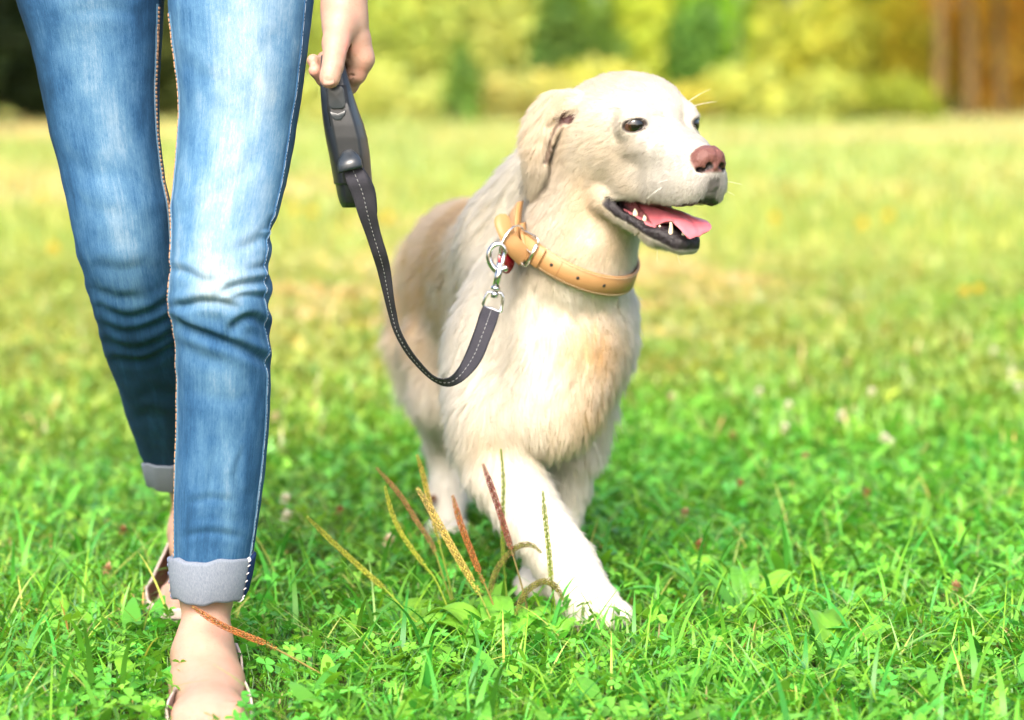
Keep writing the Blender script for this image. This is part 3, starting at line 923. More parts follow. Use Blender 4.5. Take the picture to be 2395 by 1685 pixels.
def hair_object(name, roots, pts, rad0, cols, norms, material, parent):
    """pts (n,m,3)"""
    n, m, _ = pts.shape
    cu = bpy.data.hair_curves.new(name)
    cu.add_curves([m] * n)
    cu.attributes['position'].data.foreach_set('vector', pts.astype(np.float32).ravel())
    t = np.linspace(0, 1, m)
    r = (rad0[:, None] * (1 - .75 * t ** 1.5)[None, :]).astype(np.float32)
    a = cu.attributes.get('radius') or cu.attributes.new('radius', 'FLOAT', 'POINT')
    a.data.foreach_set('value', r.ravel())
    a = cu.attributes.new('hcol', 'FLOAT_COLOR', 'CURVE'); cc = np.ones((n, 4), np.float32); cc[:, :3] = cols; a.data.foreach_set('color', cc.ravel())
    a = cu.attributes.new('hnorm', 'FLOAT_VECTOR', 'CURVE'); a.data.foreach_set('vector', norms.astype(np.float32).ravel())
    cu.materials.append(material)
    return obj(name, cu, parent)

def sample_surface(V, Q, n, dens):
    """random points on quads, density weighted per vertex"""
    a = np.linalg.norm(np.cross(V[Q[:, 2]] - V[Q[:, 0]], V[Q[:, 3]] - V[Q[:, 1]]), axis=1) * .5
    wq = a * dens[Q].mean(1); wq = wq / wq.sum()
    q = rng.choice(len(Q), n, p=wq); u = rng.random(n); v = rng.random(n)
    w4 = np.stack([(1 - u) * (1 - v), u * (1 - v), u * v, (1 - u) * v], 1)
    return q, w4

def make_dog():
    root = empty('dog', (.03, 3.55, 0))
    tag(root, 'cream and tan labrador-like dog walking on the lead, mouth open, head turned right', 'dog')
    V, Q = dog_sdf().mesh()
    # keep the one connected body
    V = taubin(V, Q, 3)
    N = vnormals(V, Q)
    c, h, inh = dog_colour(V)
    ch, bare = dog_skin_marks(V, c.copy(), h, inh)
    V = V + N * ((((vnoise(V, 170) - .5) * .0026 + (vnoise(V + 3, 420) - .5) * .0016) * bare)[:, None])       # wrinkled lips, pebbled nose
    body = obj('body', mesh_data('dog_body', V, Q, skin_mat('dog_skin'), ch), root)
    # ---- fur: direction of growth
    f, l, u = h[:, 0], h[:, 1], h[:, 2]
    g = np.tile(-bf * .55 + np.array([0, 0, -.55]), (len(V), 1))
    legz = sstep(.30, .18, V[:, 2])[:, None]; g = g * (1 - legz) + np.array([0, .15, -1.0]) * legz
    chest = (sstep(3.45, 3.30, V[:, 1]) * sstep(.56, .50, V[:, 2]))[:, None]; g = g * (1 - chest) + (np.array([0, .1, -1.0])) * chest
    hw = (inh * sstep(-.19, -.12, f))[:, None]
    gh = -hf * .9 - hu * .25 + hl * np.sign(l)[:, None] * .15
    up = sstep(.0, .03, u)[:, None]; gh = gh * (1 - up) + (-hf * .95 + hu * .05) * up
    low = (sstep(-.02, -.07, u) * sstep(-.02, .03, f))[:, None]; gh = gh * (1 - low) + (-hf * .55 - hu * .75) * low
    neckd = (inh * sstep(-.05, -.11, f) * sstep(-.03, -.07, u))[:, None]; gh = gh * (1 - neckd) + (-hf * .35 - hu * .9) * neckd
    ear = (inh * sstep(-.10, -.12, f) * sstep(.05, .06, np.abs(l)))[:, None]; gh = gh * (1 - ear) + (-hu * .95 - hf * .2) * ear
    g = g * (1 - hw) + gh * hw
    sw = np.stack([vnoise(V + o, 11.0) - .5 for o in (0, 13, 29)], -1)
    g = g / (np.linalg.norm(g, axis=1)[:, None] + 1e-9) + sw * (.95 * (1 - hw) + .35 * hw) * (V[:, 2] > .12)[:, None]
    # length and how far it stands off
    face = inh * sstep(-.12, -.06, f)
    ln = .014 + .011 * vnoise(V + 5, 7)
    ln = np.where(V[:, 2] < .22, .0065 + (V[:, 2] - .05).clip(0) * .05, ln)
    ln = ln * (1 - hw[:, 0]) + (.013 * (1 - face) + .0085 * face) * hw[:, 0]
    ln = np.where((inh > .5) & (f > .03), .0045, ln)
    ln = np.where(ear[:, 0] > .5, .015, ln)
    feather = np.exp(-((V[:, 0] + .18) / .04) ** 2 - ((V[:, 1] - 4.1) / .12) ** 2); ln += .028 * feather
    ln += .006 * sstep(.36, .28, V[:, 2]) * sstep(3.55, 3.40, V[:, 1]) * (V[:, 2] > .2)
    dens = (1.0 + 1.6 * hw[:, 0] + 1.5 * face) * (1 - bare) * (1 - .5 * sstep(3.6, 3.9, V[:, 1]))
    dens = np.where(bare > .3, 0, dens)
    cd = ((V - COLLAR_C) @ COLLAR_N); 
    band = (np.abs(cd) < .020) & (np.linalg.norm(V - COLLAR_C, axis=1) < .14) & (V[:, 2] > .4)
    ln = np.where(band, .006, ln)
    q, w4 = sample_surface(V, Q, FUR_N, dens)
    ip = lambda A: (A[Q[q]] * (w4[:, :, None] if A.ndim == 2 else w4)).sum(1)
    P = ip(V); Nn = ip(N); Nn /= np.linalg.norm(Nn, axis=1)[:, None]; G = ip(g); L = ip(ln) * (.65 + .7 * rng.random(FUR_N)); Cc = ip(c); fc = ip(face); hd = ip(hw[:, 0])
    G = G - Nn * (G * Nn).sum(1)[:, None] * .85; G /= np.linalg.norm(G, axis=1)[:, None] + 1e-9
    # clumping: hairs lean towards the nearest lock
    cell = .011; key = np.floor(P / cell).astype(int); hsh = (key[:, 0] * 73856093 ^ key[:, 1] * 19349663 ^ key[:, 2] * 83492791) % 100003
    jit = np.random.default_rng(5).normal(0, 1, (100003, 3))[hsh]
    ctr = (key + .5) * cell + jit * .002
    m = 5; t = np.linspace(0, 1, m)[None, :, None]
    stand = (.36 - .06 * fc - .02 * hd)[:, None, None]
    rnd = rng.normal(0, 1, (FUR_N, 3)) * .13
    dirv = G + jit * .12 * (1 - .6 * hd[:, None]) + rnd
    dirv /= np.linalg.norm(dirv, axis=1)[:, None]
    pts = P[:, None] + L[:, None, None] * (dirv[:, None] * (t * .9) + Nn[:, None] * stand * (t - .45 * t ** 2.2) + np.array([0, 0, -.16]) * t ** 2)
    tip = ctr + (pts[:, -1] - P); pull = (.38 * (1 - hd * .7))[:, None, None] * t ** 1.5
    pts = pts + (tip - pts[:, -1])[:, None] * pull
    tone = .90 + (.16 + .16 * fc[:, None]) * rng.random((FUR_N, 1)) + .05 * jit[:, :1].clip(-1, 1)
    Cc = np.clip(Cc * tone * np.array([1, 1, 1]), .01, .9)
    rad = (.00027 - .00008 * fc) * (.8 + .5 * rng.random(FUR_N))
    Nh = Nn + np.array([0, 0, .25]); Nh /= np.linalg.norm(Nh, axis=1)[:, None]
    hair_object('fur', P, pts, rad, Cc, Nh, fur_mat(), root)
    return root, body, V, Q, N
FUR_N = 330000
COLLAR_N = rotm(D(1410, 628, 3.26) - D(1152, 482, 3.30), np.array([0.10, -.87, -.35]))[:, 2]
COLLAR_N = COLLAR_N if COLLAR_N[2] > 0 else -COLLAR_N
DOG, DOG_BODY, DV, DQ, DN = make_dog()

def dog_face():
    # eyes
    me = mat('dog_eye', (.035, .014, .007), .04, spec=.6, **{'Coat Weight': .5, 'Coat Roughness': .02}); N = NT(me)
    tc = N.n('ShaderNodeTexCoord').outputs['Object']; sp = N.n('ShaderNodeSeparateXYZ'); N.l(tc, sp.inputs[0])
    N.l(N.ramp(sp.outputs[2], [(.0, (.05, .03, .025)), (.70, (.06, .03, .02)), (.76, (.026, .009, .004)), (.86, (.018, .006, .003)), (.875, (.003, .003, .003)), (1.0, (.002, .002, .002))]), N.b.inputs['Base Color'])
    for s_ in (-1, 1):
        c, dv = eye_pose(s_)
        b = MB(); b.sphere((0, 0, 0), 1.0, 24, 17)
        o = obj('eye', b.data('eye', me), DOG)
        look = dv * .8 + hf * .3 + np.array([.15, -.25, 0]) * (s_ < 0); look /= np.linalg.norm(look)
        Mx = Matrix.Translation(Vector(c)) @ Vector(look).to_track_quat('Z', 'Y').to_matrix().to_4x4() @ Matrix.Scale(.0172, 4)
        o.matrix_basis = Mx
    # tongue
    mt = mat('tongue', (.50, .125, .15), .32, spec=.5, **{'Subsurface Weight': .25, 'Subsurface Radius': (.004, .0015, .001), 'Subsurface Scale': 1.0}); N = NT(mt)
    nz = N.noise(420, 3); N.l(N.mix(N.noise(60, 2), (.40, .085, .11), (.56, .16, .18)), N.b.inputs['Base Color']); N.bump(nz, .35, .0006)
    rows = [(-.05, -.112, .018), (-.02, -.1125, .021), (.005, -.114, .023), (.03, -.1165, .026), (.050, -.1195, .0285), (.064, -.1230, .0290), (.074, -.1275, .0265), (.0795, -.1325, .0225), (.0825, -.1360, .0165)]
    rows = spline(rows, 40); nu = 21; V = []
    for side in (1, -1):
        for i, (f, u, w_) in enumerate(rows):
            t = i / 39
            for a in np.linspace(-1, 1, nu):
                dr = -.010 * max(0, abs(a) - .55) ** 1.0 * math.exp(-((t - .28) / .16) ** 2) * 4      # lobe hanging beside the canine
                cup = .0035 * a * a * (1 - t) + (.005 * a if t > .6 else 0) * (t - .6) * 2.5 - .0022 * math.exp(-(a / .14) ** 2)
                pinch = 1 - .22 * math.exp(-((t - .52) / .07) ** 2)
                th = .0075 * math.sqrt(max(0, 1 - a * a)) * (1 - .45 * t) * math.sqrt(max(0, 1 - t ** 7))
                V.append(H(f, w_ * a * pinch, u + cup + dr + side * th))
    V = np.array(V); m = 40; F = []
    for sd in (0, 1):
        o0 = sd * m * nu
        for i in range(m - 1):
            for k in range(nu - 1):
                q = (o0 + i * nu + k, o0 + i * nu + k + 1, o0 + (i + 1) * nu + k + 1, o0 + (i + 1) * nu + k)
                F.append(q if sd else q[::-1])
    obj('tongue', mesh_data('tongue', V, np.array(F), mt), DOG)
    # teeth
    mtooth = mat('teeth', (.62, .56, .40), .25, spec=.5)
    def tooth(base, tip, r):
        b = MB(); mid = (np.array(base) + np.array(tip)) / 2 + hf * .001
        P = spline([base, mid, tip], 7); b.tube(P, r * np.array([1, 1, .95, .8, .62, .4, .12]), 8); b.build('tooth', mtooth, DOG)
    for s_ in (-1, 1):
        tooth(H(.047, s_ * .0185, -.141), H(.049, s_ * .021, -.118), .0035)
        tooth(H(.060, s_ * .0085, -.139), H(.062, s_ * .009, -.129), .0028)
        tooth(H(.064, s_ * .003, -.140), H(.066, s_ * .003, -.130), .0025)
        tooth(H(.030, s_ * .023, -.136), H(.030, s_ * .0235, -.126), .0028)
        tooth(H(.004, s_ * .0275, -.124), H(.004, s_ * .028, -.117), .0030)
        tooth(H(-.012, s_ * .0300, -.119), H(-.013, s_ * .0305, -.110), .0038)
    # gums behind the teeth
    mg = mat('gums', (.36, .105, .12), .3, spec=.5)
    for s_ in (-1, 1):
        b = MB(); b.tube(spline([H(-.05, s_ * .033, -.114), H(-.02, s_ * .031, -.121), H(.02, s_ * .024, -.134), H(.05, s_ * .017, -.141), H(.064, s_ * .003, -.143)], 16), np.linspace(.006, .0045, 16), 8); b.build('gum', mg, DOG)
    # claws of the two front paws
    mcl = mat('claw', (.10, .075, .06), .4)
    for pc, zz in ((D(1335, 1392, 3.18), .020), (D(1216, 1345, 3.375), .020)):
        for a, b_ in ((-.029, .026), (-.011, .041), (.012, .041), (.030, .026)):
            p0 = np.array([pc[0] + a + .004, pc[1] - b_ + .004, zz]); b = MB(); b.tube(spline([p0, p0 + [.001, -.007, -.003], p0 + [.001, -.010, -.011]], 6), np.linspace(.0034, .0008, 6), 7); b.build('claw', mcl, DOG)
    # whiskers and brow hairs
    mw = mat('whisker', (.75, .72, .66), .4)
    g = np.random.default_rng(4)
    for (p, d, L) in [((-.012, .046, .024), (.35, .5, .55), .055), ((-.006, .047, .020), (.45, .6, .35), .05), ((-.012, -.046, .024), (.3, -.5, .6), .03),
                      ((.062, -.036, -.066), (.3, -.9, .05), .035), ((.055, -.037, -.074), (.1, -.9, -.25), .04), ((.068, .036, -.068), (.45, .9, 0), .035), ((.060, .036, -.076), (.3, .9, -.2), .035), ((.01, -.008, -.160), (.2, -.2, -.9), .018), ((.03, .006, -.161), (.3, .2, -.9), .018)]:
        dd = hf * d[0] + hl * d[1] + hu * d[2]; p0 = H(*p)
        P = np.array([p0 + dd * L * t + np.array([.02, 0, -.14]) * L * t * t for t in np.linspace(0, 1, 7)])
        b = MB(); b.tube(P, np.linspace(.00030, .00009, 7), 4); b.build('whisker', mw, DOG)
dog_face()
# ------------------------------------------------------------------ the person: jeans, feet, hand
PER = empty('person', (-.40, 3.05, 0))
tag(PER, 'person in faded blue jeans with rolled cuffs walking and holding the lead', 'person')

def denim():
    m = mat('denim', rough=.85, spec=.15, **{'Sheen Weight': .0}); N = NT(m)
    cv = N.n('ShaderNodeCombineXYZ'); N.l(N.attr('gu').outputs['Fac'], cv.inputs[0]); N.l(N.attr('gv').outputs['Fac'], cv.inputs[1])
    def nz(su, sv, det=3, ro=.6):
        mp = N.n('ShaderNodeMapping'); mp.inputs['Scale'].default_value = (su, sv, 1); N.l(cv.outputs[0], mp.inputs[0])
        return N.noise(1.0, det, ro, mp.outputs[0])
    fine = nz(1100, 140, 3, .7); streak = nz(330, 14, 4, .65); blot = nz(26, 13, 5, .62); twill = nz(900, 900, 2, .6)
    add = lambda a, b, k: (lambda n: (N.l(a, n.inputs[0]), N.l(b, n.inputs[1]), n.outputs[0])[2])(N.n('ShaderNodeMath', operation=k))
    def mul(a, f, off=0.0):
        n = N.n('ShaderNodeMath', operation='MULTIPLY_ADD'); N.l(a, n.inputs[0]); n.inputs[1].default_value = f; n.inputs[2].default_value = off; return n.outputs[0]
    v = add(N.attr('fade').outputs['Fac'], mul(blot, .72, -.36), 'ADD')
    v = add(v, mul(streak, .34, -.17), 'ADD'); v = add(v, mul(fine, .44, -.22), 'ADD'); v = add(v, mul(twill, .22, -.11), 'ADD')
    c = N.ramp(v, [(.0, (.007, .030, .070)), (.22, (.016, .060, .135)), (.45, (.050, .120, .205)), (.66, (.125, .195, .265)), (1.0, (.30, .36, .37))])
    N.l(c, N.b.inputs['Base Color'])
    N.bump(add(fine, twill, 'ADD'), .5, .0007)
    return m
M['denim'] = denim()

FRONT = [(-320, 372, 735, 3.10), (-150, 372, 728, 3.085), (-60, 374, 716, 3.07), (0, 377, 702, 3.05), (100, 387, 692, 3.03), (200, 401, 680, 3.01), (260, 403, 668, 3.0), (330, 398, 657, 2.98), (400, 393, 645, 2.955), (450, 389, 634, 2.935), (490, 387, 620, 2.92),
         (530, 386, 607, 2.905), (590, 384, 604, 2.885), (640, 381, 605, 2.875), (690, 379, 604, 2.875), (715, 386, 606, 2.88), (740, 396, 606, 2.885), (800, 399, 607, 2.89), (850, 400, 607, 2.895), (950, 397, 603, 2.90), (1050, 395, 596, 2.90), (1150, 392, 583, 2.90), (1240, 389, 569, 2.90), (1290, 392, 560, 2.90)]
BACK = [(-320, 8, 372, 3.10), (-150, 14, 372, 3.09), (-60, 24, 370, 3.085), (0, 40, 364, 3.08), (100, 72, 361, 3.08), (200, 93, 357, 3.075), (300, 112, 357, 3.07), (400, 140, 369, 3.065), (450, 150, 380, 3.06), (500, 160, 385, 3.06), (570, 172, 390, 3.06),
        (640, 195, 398, 3.075), (700, 212, 404, 3.10), (760, 228, 412, 3.14), (800, 240, 418, 3.17), (850, 258, 430, 3.21), (950, 290, 452, 3.30), (1030, 318, 466, 3.37), (1045, 332, 462, 3.38), (1075, 342, 466, 3.40)]

FOLDS_F = [  # polyline, depth, half width in pixels
    ([(386, 716), (420, 738), (470, 756), (530, 778), (580, 802), (612, 828)], .0080, 11),
    ([(515, 745), (540, 720), (572, 715), (606, 742)], .0060, 10),
    ([(383, 690), (415, 686), (455, 678), (500, 682), (530, 694)], .0065, 10),
    ([(386, 604), (420, 612), (455, 630), (492, 634)], .0055, 10),
    ([(488, 664), (520, 646), (560, 636), (606, 630)], .0060, 9),
    ([(520, 668), (560, 664), (606, 668)], .0035, 8),
    ([(430, 560), (480, 572), (520, 565)], .0028, 14),
    ([(398, 505), (430, 470), (480, 440), (530, 405), (570, 350)], .0045, 15),
    ([(600, 520), (570, 545), (530, 560)], .0035, 12),
    ([(612, 500), (618, 520), (606, 545)], .0080, 10),
    ([(400, 770), (450, 800), (510, 815)], .0022, 16),
    ([(606, 585), (590, 600), (560, 606)], .0030, 9),
    ([(450, 880), (500, 900), (560, 890)], .0014, 20), ([(420, 1130), (470, 1118), (520, 1126)], .0016, 10), ([(410, 1205), (470, 1195), (540, 1206)], .0018, 9),
    ([(545, 1010), (530, 1060), (540, 1110)], .0016, 7), ([(480, 1010), (472, 1080), (468, 1140)], .0014, 8),
    ([(410, 130), (450, 170), (520, 190)], .0016, 20), ([(640, 60), (600, 110), (540, 130)], .0014, 22)]
FOLDS_B = [([(215, 650), (255, 668), (310, 668)], .0030, 11), ([(226, 690), (280, 712), (340, 700), (392, 668)], .0050, 10), ([(300, 742), (345, 730), (395, 702)], .0045, 9), ([(228, 726), (262, 742), (300, 742)], .0030, 9),
           ([(240, 768), (300, 784), (360, 764), (398, 737)], .0055, 10), ([(262, 806), (320, 812), (372, 788), (405, 768)], .0060, 11), ([(160, 440), (210, 470), (280, 480)], .0022, 20), ([(120, 340), (180, 380), (250, 390)], .0020, 22),
           ([(200, 590), (260, 606), (330, 596)], .0022, 14), ([(300, 940), (340, 930), (380, 945)], .0022, 14), ([(310, 890), (350, 880), (390, 890)], .0020, 14), ([(150, 30), (240, 20), (330, 40)], .0018, 18)]

def fold_disp(xy, folds):
    out = np.zeros(len(xy))
    for poly, amp, wd in folds:
        p = spline(poly, 24); best = np.full(len(xy), 1e9); sg = np.zeros(len(xy)); tt = np.zeros(len(xy))
        for i in range(23):
            a, b = p[i], p[i + 1]; ab = b - a; t = np.clip(((xy - a) @ ab) / (ab @ ab + 1e-9), 0, 1)
            d = xy - a - t[:, None] * ab; dist = np.linalg.norm(d, axis=1); m = dist < best
            best = np.where(m, dist, best); cr = (ab[0] * (xy[:, 1] - a[1]) - ab[1] * (xy[:, 0] - a[0])) * (1 if ab[0] > 0 else -1)
            sg = np.where(m, np.where(cr > 0, -1, 1), sg); tt = np.where(m, (i + t) / 23, tt)
        s_ = best * sg
        win = .35 + .65 * sstep(0, .25, tt) * sstep(1, .75, tt)
        out += .8 * amp * win * (-np.exp(-(s_ / wd) ** 2) + .75 * np.exp(-((s_ - 1.9 * wd) / (1.3 * wd)) ** 2) + .25 * np.exp(-((s_ + 1.9 * wd) / (1.5 * wd)) ** 2))
    return out

def leg_tube(rows, folds, depth_ratio, back=False, nv=440, nt=112):
    rows = np.array(rows, float)
    yv = np.linspace(rows[0, 0], rows[-1, 0], nv)
    # monotone-ish smooth interpolation of the outline
    L = np.interp(yv, rows[:, 0], rows[:, 1]); Rr = np.interp(yv, rows[:, 0], rows[:, 2]); d = np.interp(yv, rows[:, 0], rows[:, 3])
    ker = np.exp(-(np.arange(-12, 13) / 5.0) ** 2); ker /= ker.sum()
    sm = lambda a: np.convolve(np.pad(a, 12, 'edge'), ker, 'valid')
    L, Rr, d = sm(L), sm(Rr), sm(sm(sm(d)))
    th = np.arange(nt) / nt * 2 * np.pi
    V = np.zeros((nv, nt, 3))
    for i in range(nv):
        pl, pr = D(L[i], yv[i], d[i]), D(Rr[i], yv[i], d[i])
        c = (pl + pr) / 2; a = (pr[0] - pl[0]) / 2; b = a * np.interp(yv[i], *depth_ratio)
        ct, st = np.cos(th), np.sin(th)
        V[i, :, 0] = c[0] + a * np.sign(ct) * np.abs(ct) ** .92
        V[i, :, 1] = c[1] - b * np.sign(st) * np.abs(st) ** .92 + (.012 * np.clip(-st, 0, 1) if not back else 0)
        V[i, :, 2] = c[2]
    # folds and small irregularities along the normal
    dv = np.gradient(V, axis=0); dt = np.roll(V, -1, 1) - np.roll(V, 1, 1)
    n = np.cross(dt, dv); n /= np.linalg.norm(n, axis=2)[..., None] + 1e-12
    ctr = V.mean(1, keepdims=True); flip = np.sign((n * (V - ctr)).sum(2).mean()); n *= flip
    xy = project(V.reshape(-1, 3)) / K
    fr = sstep(-.25, .35, -n[..., 1]).ravel()
    disp = fold_disp(xy, folds) * fr * (.75 if back else 1.0)
    P = V.reshape(-1, 3)
    disp += (vnoise(P * np.array([1, 1, .55]), 22) - .5) * .0030 + (vnoise(P + 5, 70) - .5) * .0010
    knee = np.exp(-((xy[:, 1] - 640) / 130) ** 2) * (1 - fr)
    disp += knee * .0035 * np.sin(xy[:, 1] / 13.0 + 5 * vnoise(P, 14))
    P = P + n.reshape(-1, 3) * disp[:, None]
    i = (np.arange(nv - 1)[:, None] * nt + np.arange(nt)[None]).ravel(); j = (np.arange(nv - 1)[:, None] * nt + (np.arange(nt)[None] + 1) % nt).ravel()
    F = np.stack([i, j, j + nt, i + nt], -1)
    arc = (np.broadcast_to(th[None], (nv, nt)) * .075).ravel(); lng = np.broadcast_to((yv * 5.6e-4)[:, None], (nv, nt)).ravel()
    return dict(V=P, F=F, n=n.reshape(-1, 3), xy=xy, yv=yv, nv=nv, nt=nt, gu=np.where(arc > .236, arc, arc), gv=lng, fr=fr)

def grid_at(T, yd, deg, off=0.0):
    """point on a leg at a picture row and an angle, lifted off the cloth"""
    i = int(np.clip(np.searchsorted(T['yv'], yd), 0, T['nv'] - 1)); k = (deg % 360) / 360 * T['nt']; k0 = int(k) % T['nt']; k1 = (k0 + 1) % T['nt']; f = k - int(k)
    P = T['V'].reshape(T['nv'], T['nt'], 3); n = T['n'].reshape(T['nv'], T['nt'], 3)
    return P[i, k0] * (1 - f) + P[i, k1] * f + (n[i, k0] * (1 - f) + n[i, k1] * f) * off

def gauss2(xy, cx, cy, sx, sy): return np.exp(-((xy[:, 0] - cx) / sx) ** 2 - ((xy[:, 1] - cy) / sy) ** 2)

def make_jeans():
    TF = leg_tube(FRONT, FOLDS_F, ([-320, 300, 700, 900, 1300], [.82, .92, .95, 1.02, .95]))
    TB = leg_tube(BACK, FOLDS_B, ([-320, 300, 700, 900, 1100], [.82, .92, .95, 1.0, .95]), back=True)
    fades = []
    for T, back in ((TF, 0), (TB, 1)):
        xy = T['xy']; x, y = xy[:, 0], xy[:, 1]
        if not back:
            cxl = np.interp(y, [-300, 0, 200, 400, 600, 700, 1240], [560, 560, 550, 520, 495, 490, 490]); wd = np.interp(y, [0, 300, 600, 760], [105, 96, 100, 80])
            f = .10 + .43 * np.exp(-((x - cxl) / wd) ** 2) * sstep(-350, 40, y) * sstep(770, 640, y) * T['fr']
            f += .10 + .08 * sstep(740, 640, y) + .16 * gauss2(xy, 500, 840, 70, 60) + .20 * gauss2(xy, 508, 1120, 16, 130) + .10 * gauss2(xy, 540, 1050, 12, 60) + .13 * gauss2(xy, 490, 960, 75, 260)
        else:
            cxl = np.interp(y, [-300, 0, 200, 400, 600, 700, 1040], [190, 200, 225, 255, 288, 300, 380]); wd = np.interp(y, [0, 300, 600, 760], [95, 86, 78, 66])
            f = .09 + .42 * np.exp(-((x - cxl) / wd) ** 2) * sstep(-350, 40, y) * sstep(830, 560, y) * T['fr'] - .13 * sstep(650, 830, y) * .7 + .06 * gauss2(xy, 340, 960, 14, 60)  # calf darkened: shade of the front leg put into the fade
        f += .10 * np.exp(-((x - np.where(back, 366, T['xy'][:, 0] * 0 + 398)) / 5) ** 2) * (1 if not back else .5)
        fades.append(f)
    # seat of the trousers above the frame
    zs = np.linspace(.865, 1.06, 30); th = np.arange(96) / 96 * 2 * np.pi; cx = (D(372, 0, 3.08)[0])
    PV = []
    for z in zs:
        t = (z - .865) / .195; a = np.interp(t, [0, .25, .5, 1], [.11, .160, .178, .135]); b = np.interp(t, [0, .25, .5, 1], [.045, .085, .118, .095])
        PV.append(np.stack([cx + a * np.cos(th), 3.10 - b * np.sin(th) * np.where(np.sin(th) < 0, 1.12, 1.0), np.full(96, z)], -1))
    PV = np.concatenate(PV); i = (np.arange(29)[:, None] * 96 + np.arange(96)[None]).ravel(); j = (np.arange(29)[:, None] * 96 + (np.arange(96)[None] + 1) % 96).ravel()
    PF = np.stack([i, j, j + 96, i + 96], -1)
    V = np.concatenate([TF['V'], TB['V'], PV]); n1 = len(TF['V']); n2 = n1 + len(TB['V'])
    F = np.concatenate([TF['F'], TB['F'] + n1, PF + n2])
    gu = np.concatenate([TF['gu'], TB['gu'] + .7, np.tile(th * .15, 30) + 1.5]); gv = np.concatenate([TF['gv'], TB['gv'] + 1.3, np.repeat(zs, 96)])
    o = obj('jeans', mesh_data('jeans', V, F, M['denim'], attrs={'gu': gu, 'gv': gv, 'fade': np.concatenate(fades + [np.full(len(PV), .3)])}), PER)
    # seams with stitches
    mo = mat('orange_thread', (.36, .20, .10), .7); mw = mat('white_thread', (.26, .33, .42), .7)
    def seam(T, deg, y0, y1, thread, wdeg, two=True, dash=7.0):
        b = MB(); ys = np.arange(y0, y1, 9.0)
        rows = []
        for y in ys:
            dg = deg(y); rows.append([grid_at(T, y, dg - wdeg, .0002), grid_at(T, y, dg - wdeg * .6, .0014), grid_at(T, y, dg + wdeg * .6, .0014), grid_at(T, y, dg + wdeg, .0002)])
        rows = np.array(rows); m = len(rows); Vv = rows.reshape(-1, 3)
        Ff = [(i * 4 + k, i * 4 + k + 1, (i + 1) * 4 + k + 1, (i + 1) * 4 + k) for i in range(m - 1) for k in range(3)]
        me = mesh_data('seam', Vv, np.array(Ff), M['denim'], attrs={'gu': np.tile([0, .002, .004, .006], m), 'gv': np.repeat(ys * 5.6e-4, 4), 'fade': np.full(len(Vv), .36) + .2 * np.sin(np.repeat(ys, 4) * .7)})
        se = obj('seam', me, o)
        b = MB()
        for y in np.arange(y0 + 4, y1 - 8, dash * 1.35):
            for sd in ((-.35, .45) if two else (0,)):
                p, q = grid_at(T, y, deg(y) + wdeg * sd, .0018), grid_at(T, y + dash, deg(y + dash) + wdeg * sd, .0018)
                b.tube([p, q], .00036 if two else .00024, 5)
        b.build('stitching', thread, o)['kind'] = 'stuff'
    seam(TF, lambda y: np.interp(y, [0, 300, 700, 1250], [163, 166, 168, 160]), 28, 1246, mo, 4.2)
    seam(TB, lambda y: np.interp(y, [0, 300, 600], [14, 14, 12]), 10, 640, mo, 3.2)
    seam(TF, lambda y: np.interp(y, [0, 400, 1250], [24, 22, 20]), -20, 1246, mw, 1.2, two=False, dash=6.0)
    # rolled cuffs
    mc = mat('cuff_cloth', (.25, .27, .30), .9, spec=.1); N = NT(mc)
    tc = N.n('ShaderNodeTexCoord').outputs['Object']; mp = N.n('ShaderNodeMapping'); mp.inputs['Scale'].default_value = (1, 1, .35); N.l(tc, mp.inputs[0])
    nn = N.noise(900, 3, .7, mp.outputs[0]); N.l(N.mix(nn, (.045, .062, .10), (.22, .24, .275)), N.b.inputs['Base Color']); N.bump(nn, .6, .0006)
    md = mat('dark_denim', (.012, .028, .085), .9, spec=.1)
    def cuff(top, bot, d0, d1, ratio):
        """top, bot = (row, left, right)"""
        prof = [(0, -.004), (0, .0), (.03, .0024), (.08, .0032), (.5, .0036), (.92, .0030), (.985, .0014), (1.0, -.0012), (.985, -.0035), (.6, -.0042)]
        nt = 96; th = np.arange(nt) / nt * 2 * np.pi; Vv = []
        for t, off in prof:
            y = top[0] + (bot[0] - top[0]) * t; l = top[1] + (bot[1] - top[1]) * t; r = top[2] + (bot[2] - top[2]) * t; d = d0 + (d1 - d0) * t
            for a in th:
                sag = 6 * math.cos(a) * (1 - t) * -.5 + 7 * math.sin(a) * t
                pl, pr = D(l, y + sag, d), D(r, y + sag, d); c = (pl + pr) / 2; w_ = (pr[0] - pl[0]) / 2 - .003 + off
                wob = 1 + .010 * math.sin(3 * a + 1) + .006 * math.sin(7 * a + 4 * t)
                Vv.append([c[0] + w_ * math.cos(a) * wob, c[1] - w_ * ratio * math.sin(a) * wob, c[2] + .0016 * math.sin(5 * a + 2) + .0008 * math.sin(11 * a)])
        m = len(prof); Ff = [(i * nt + k, i * nt + (k + 1) % nt, (i + 1) * nt + (k + 1) % nt, (i + 1) * nt + k) for i in range(m - 1) for k in range(nt)]
        Vv = np.array(Vv); cf = obj('cuff', mesh_data('cuff', Vv, np.array(Ff), mc), o); G = Vv.reshape(m, nt, 3)
        return cf, G
    cf, G = cuff((1242, 377, 573), (1334, 383, 554), 2.90, 2.895, .98); obj_cuff = cf
    G2 = G[1:9]; nt = 96
    def strip(a0, a1, off):
        ks = np.arange(a0, a1 + 1); c = G2.mean((0, 1)); Vv = []
        for r_ in G2:
            for k in ks:
                p = r_[k % nt]; dr = (p - c) * np.array([1, 1, 0]); Vv.append(p + dr / np.linalg.norm(dr) * off)
        w_ = len(ks); return np.array(Vv), [(i * w_ + k, i * w_ + k + 1, (i + 1) * w_ + k + 1, (i + 1) * w_ + k) for i in range(7) for k in range(w_ - 1)]
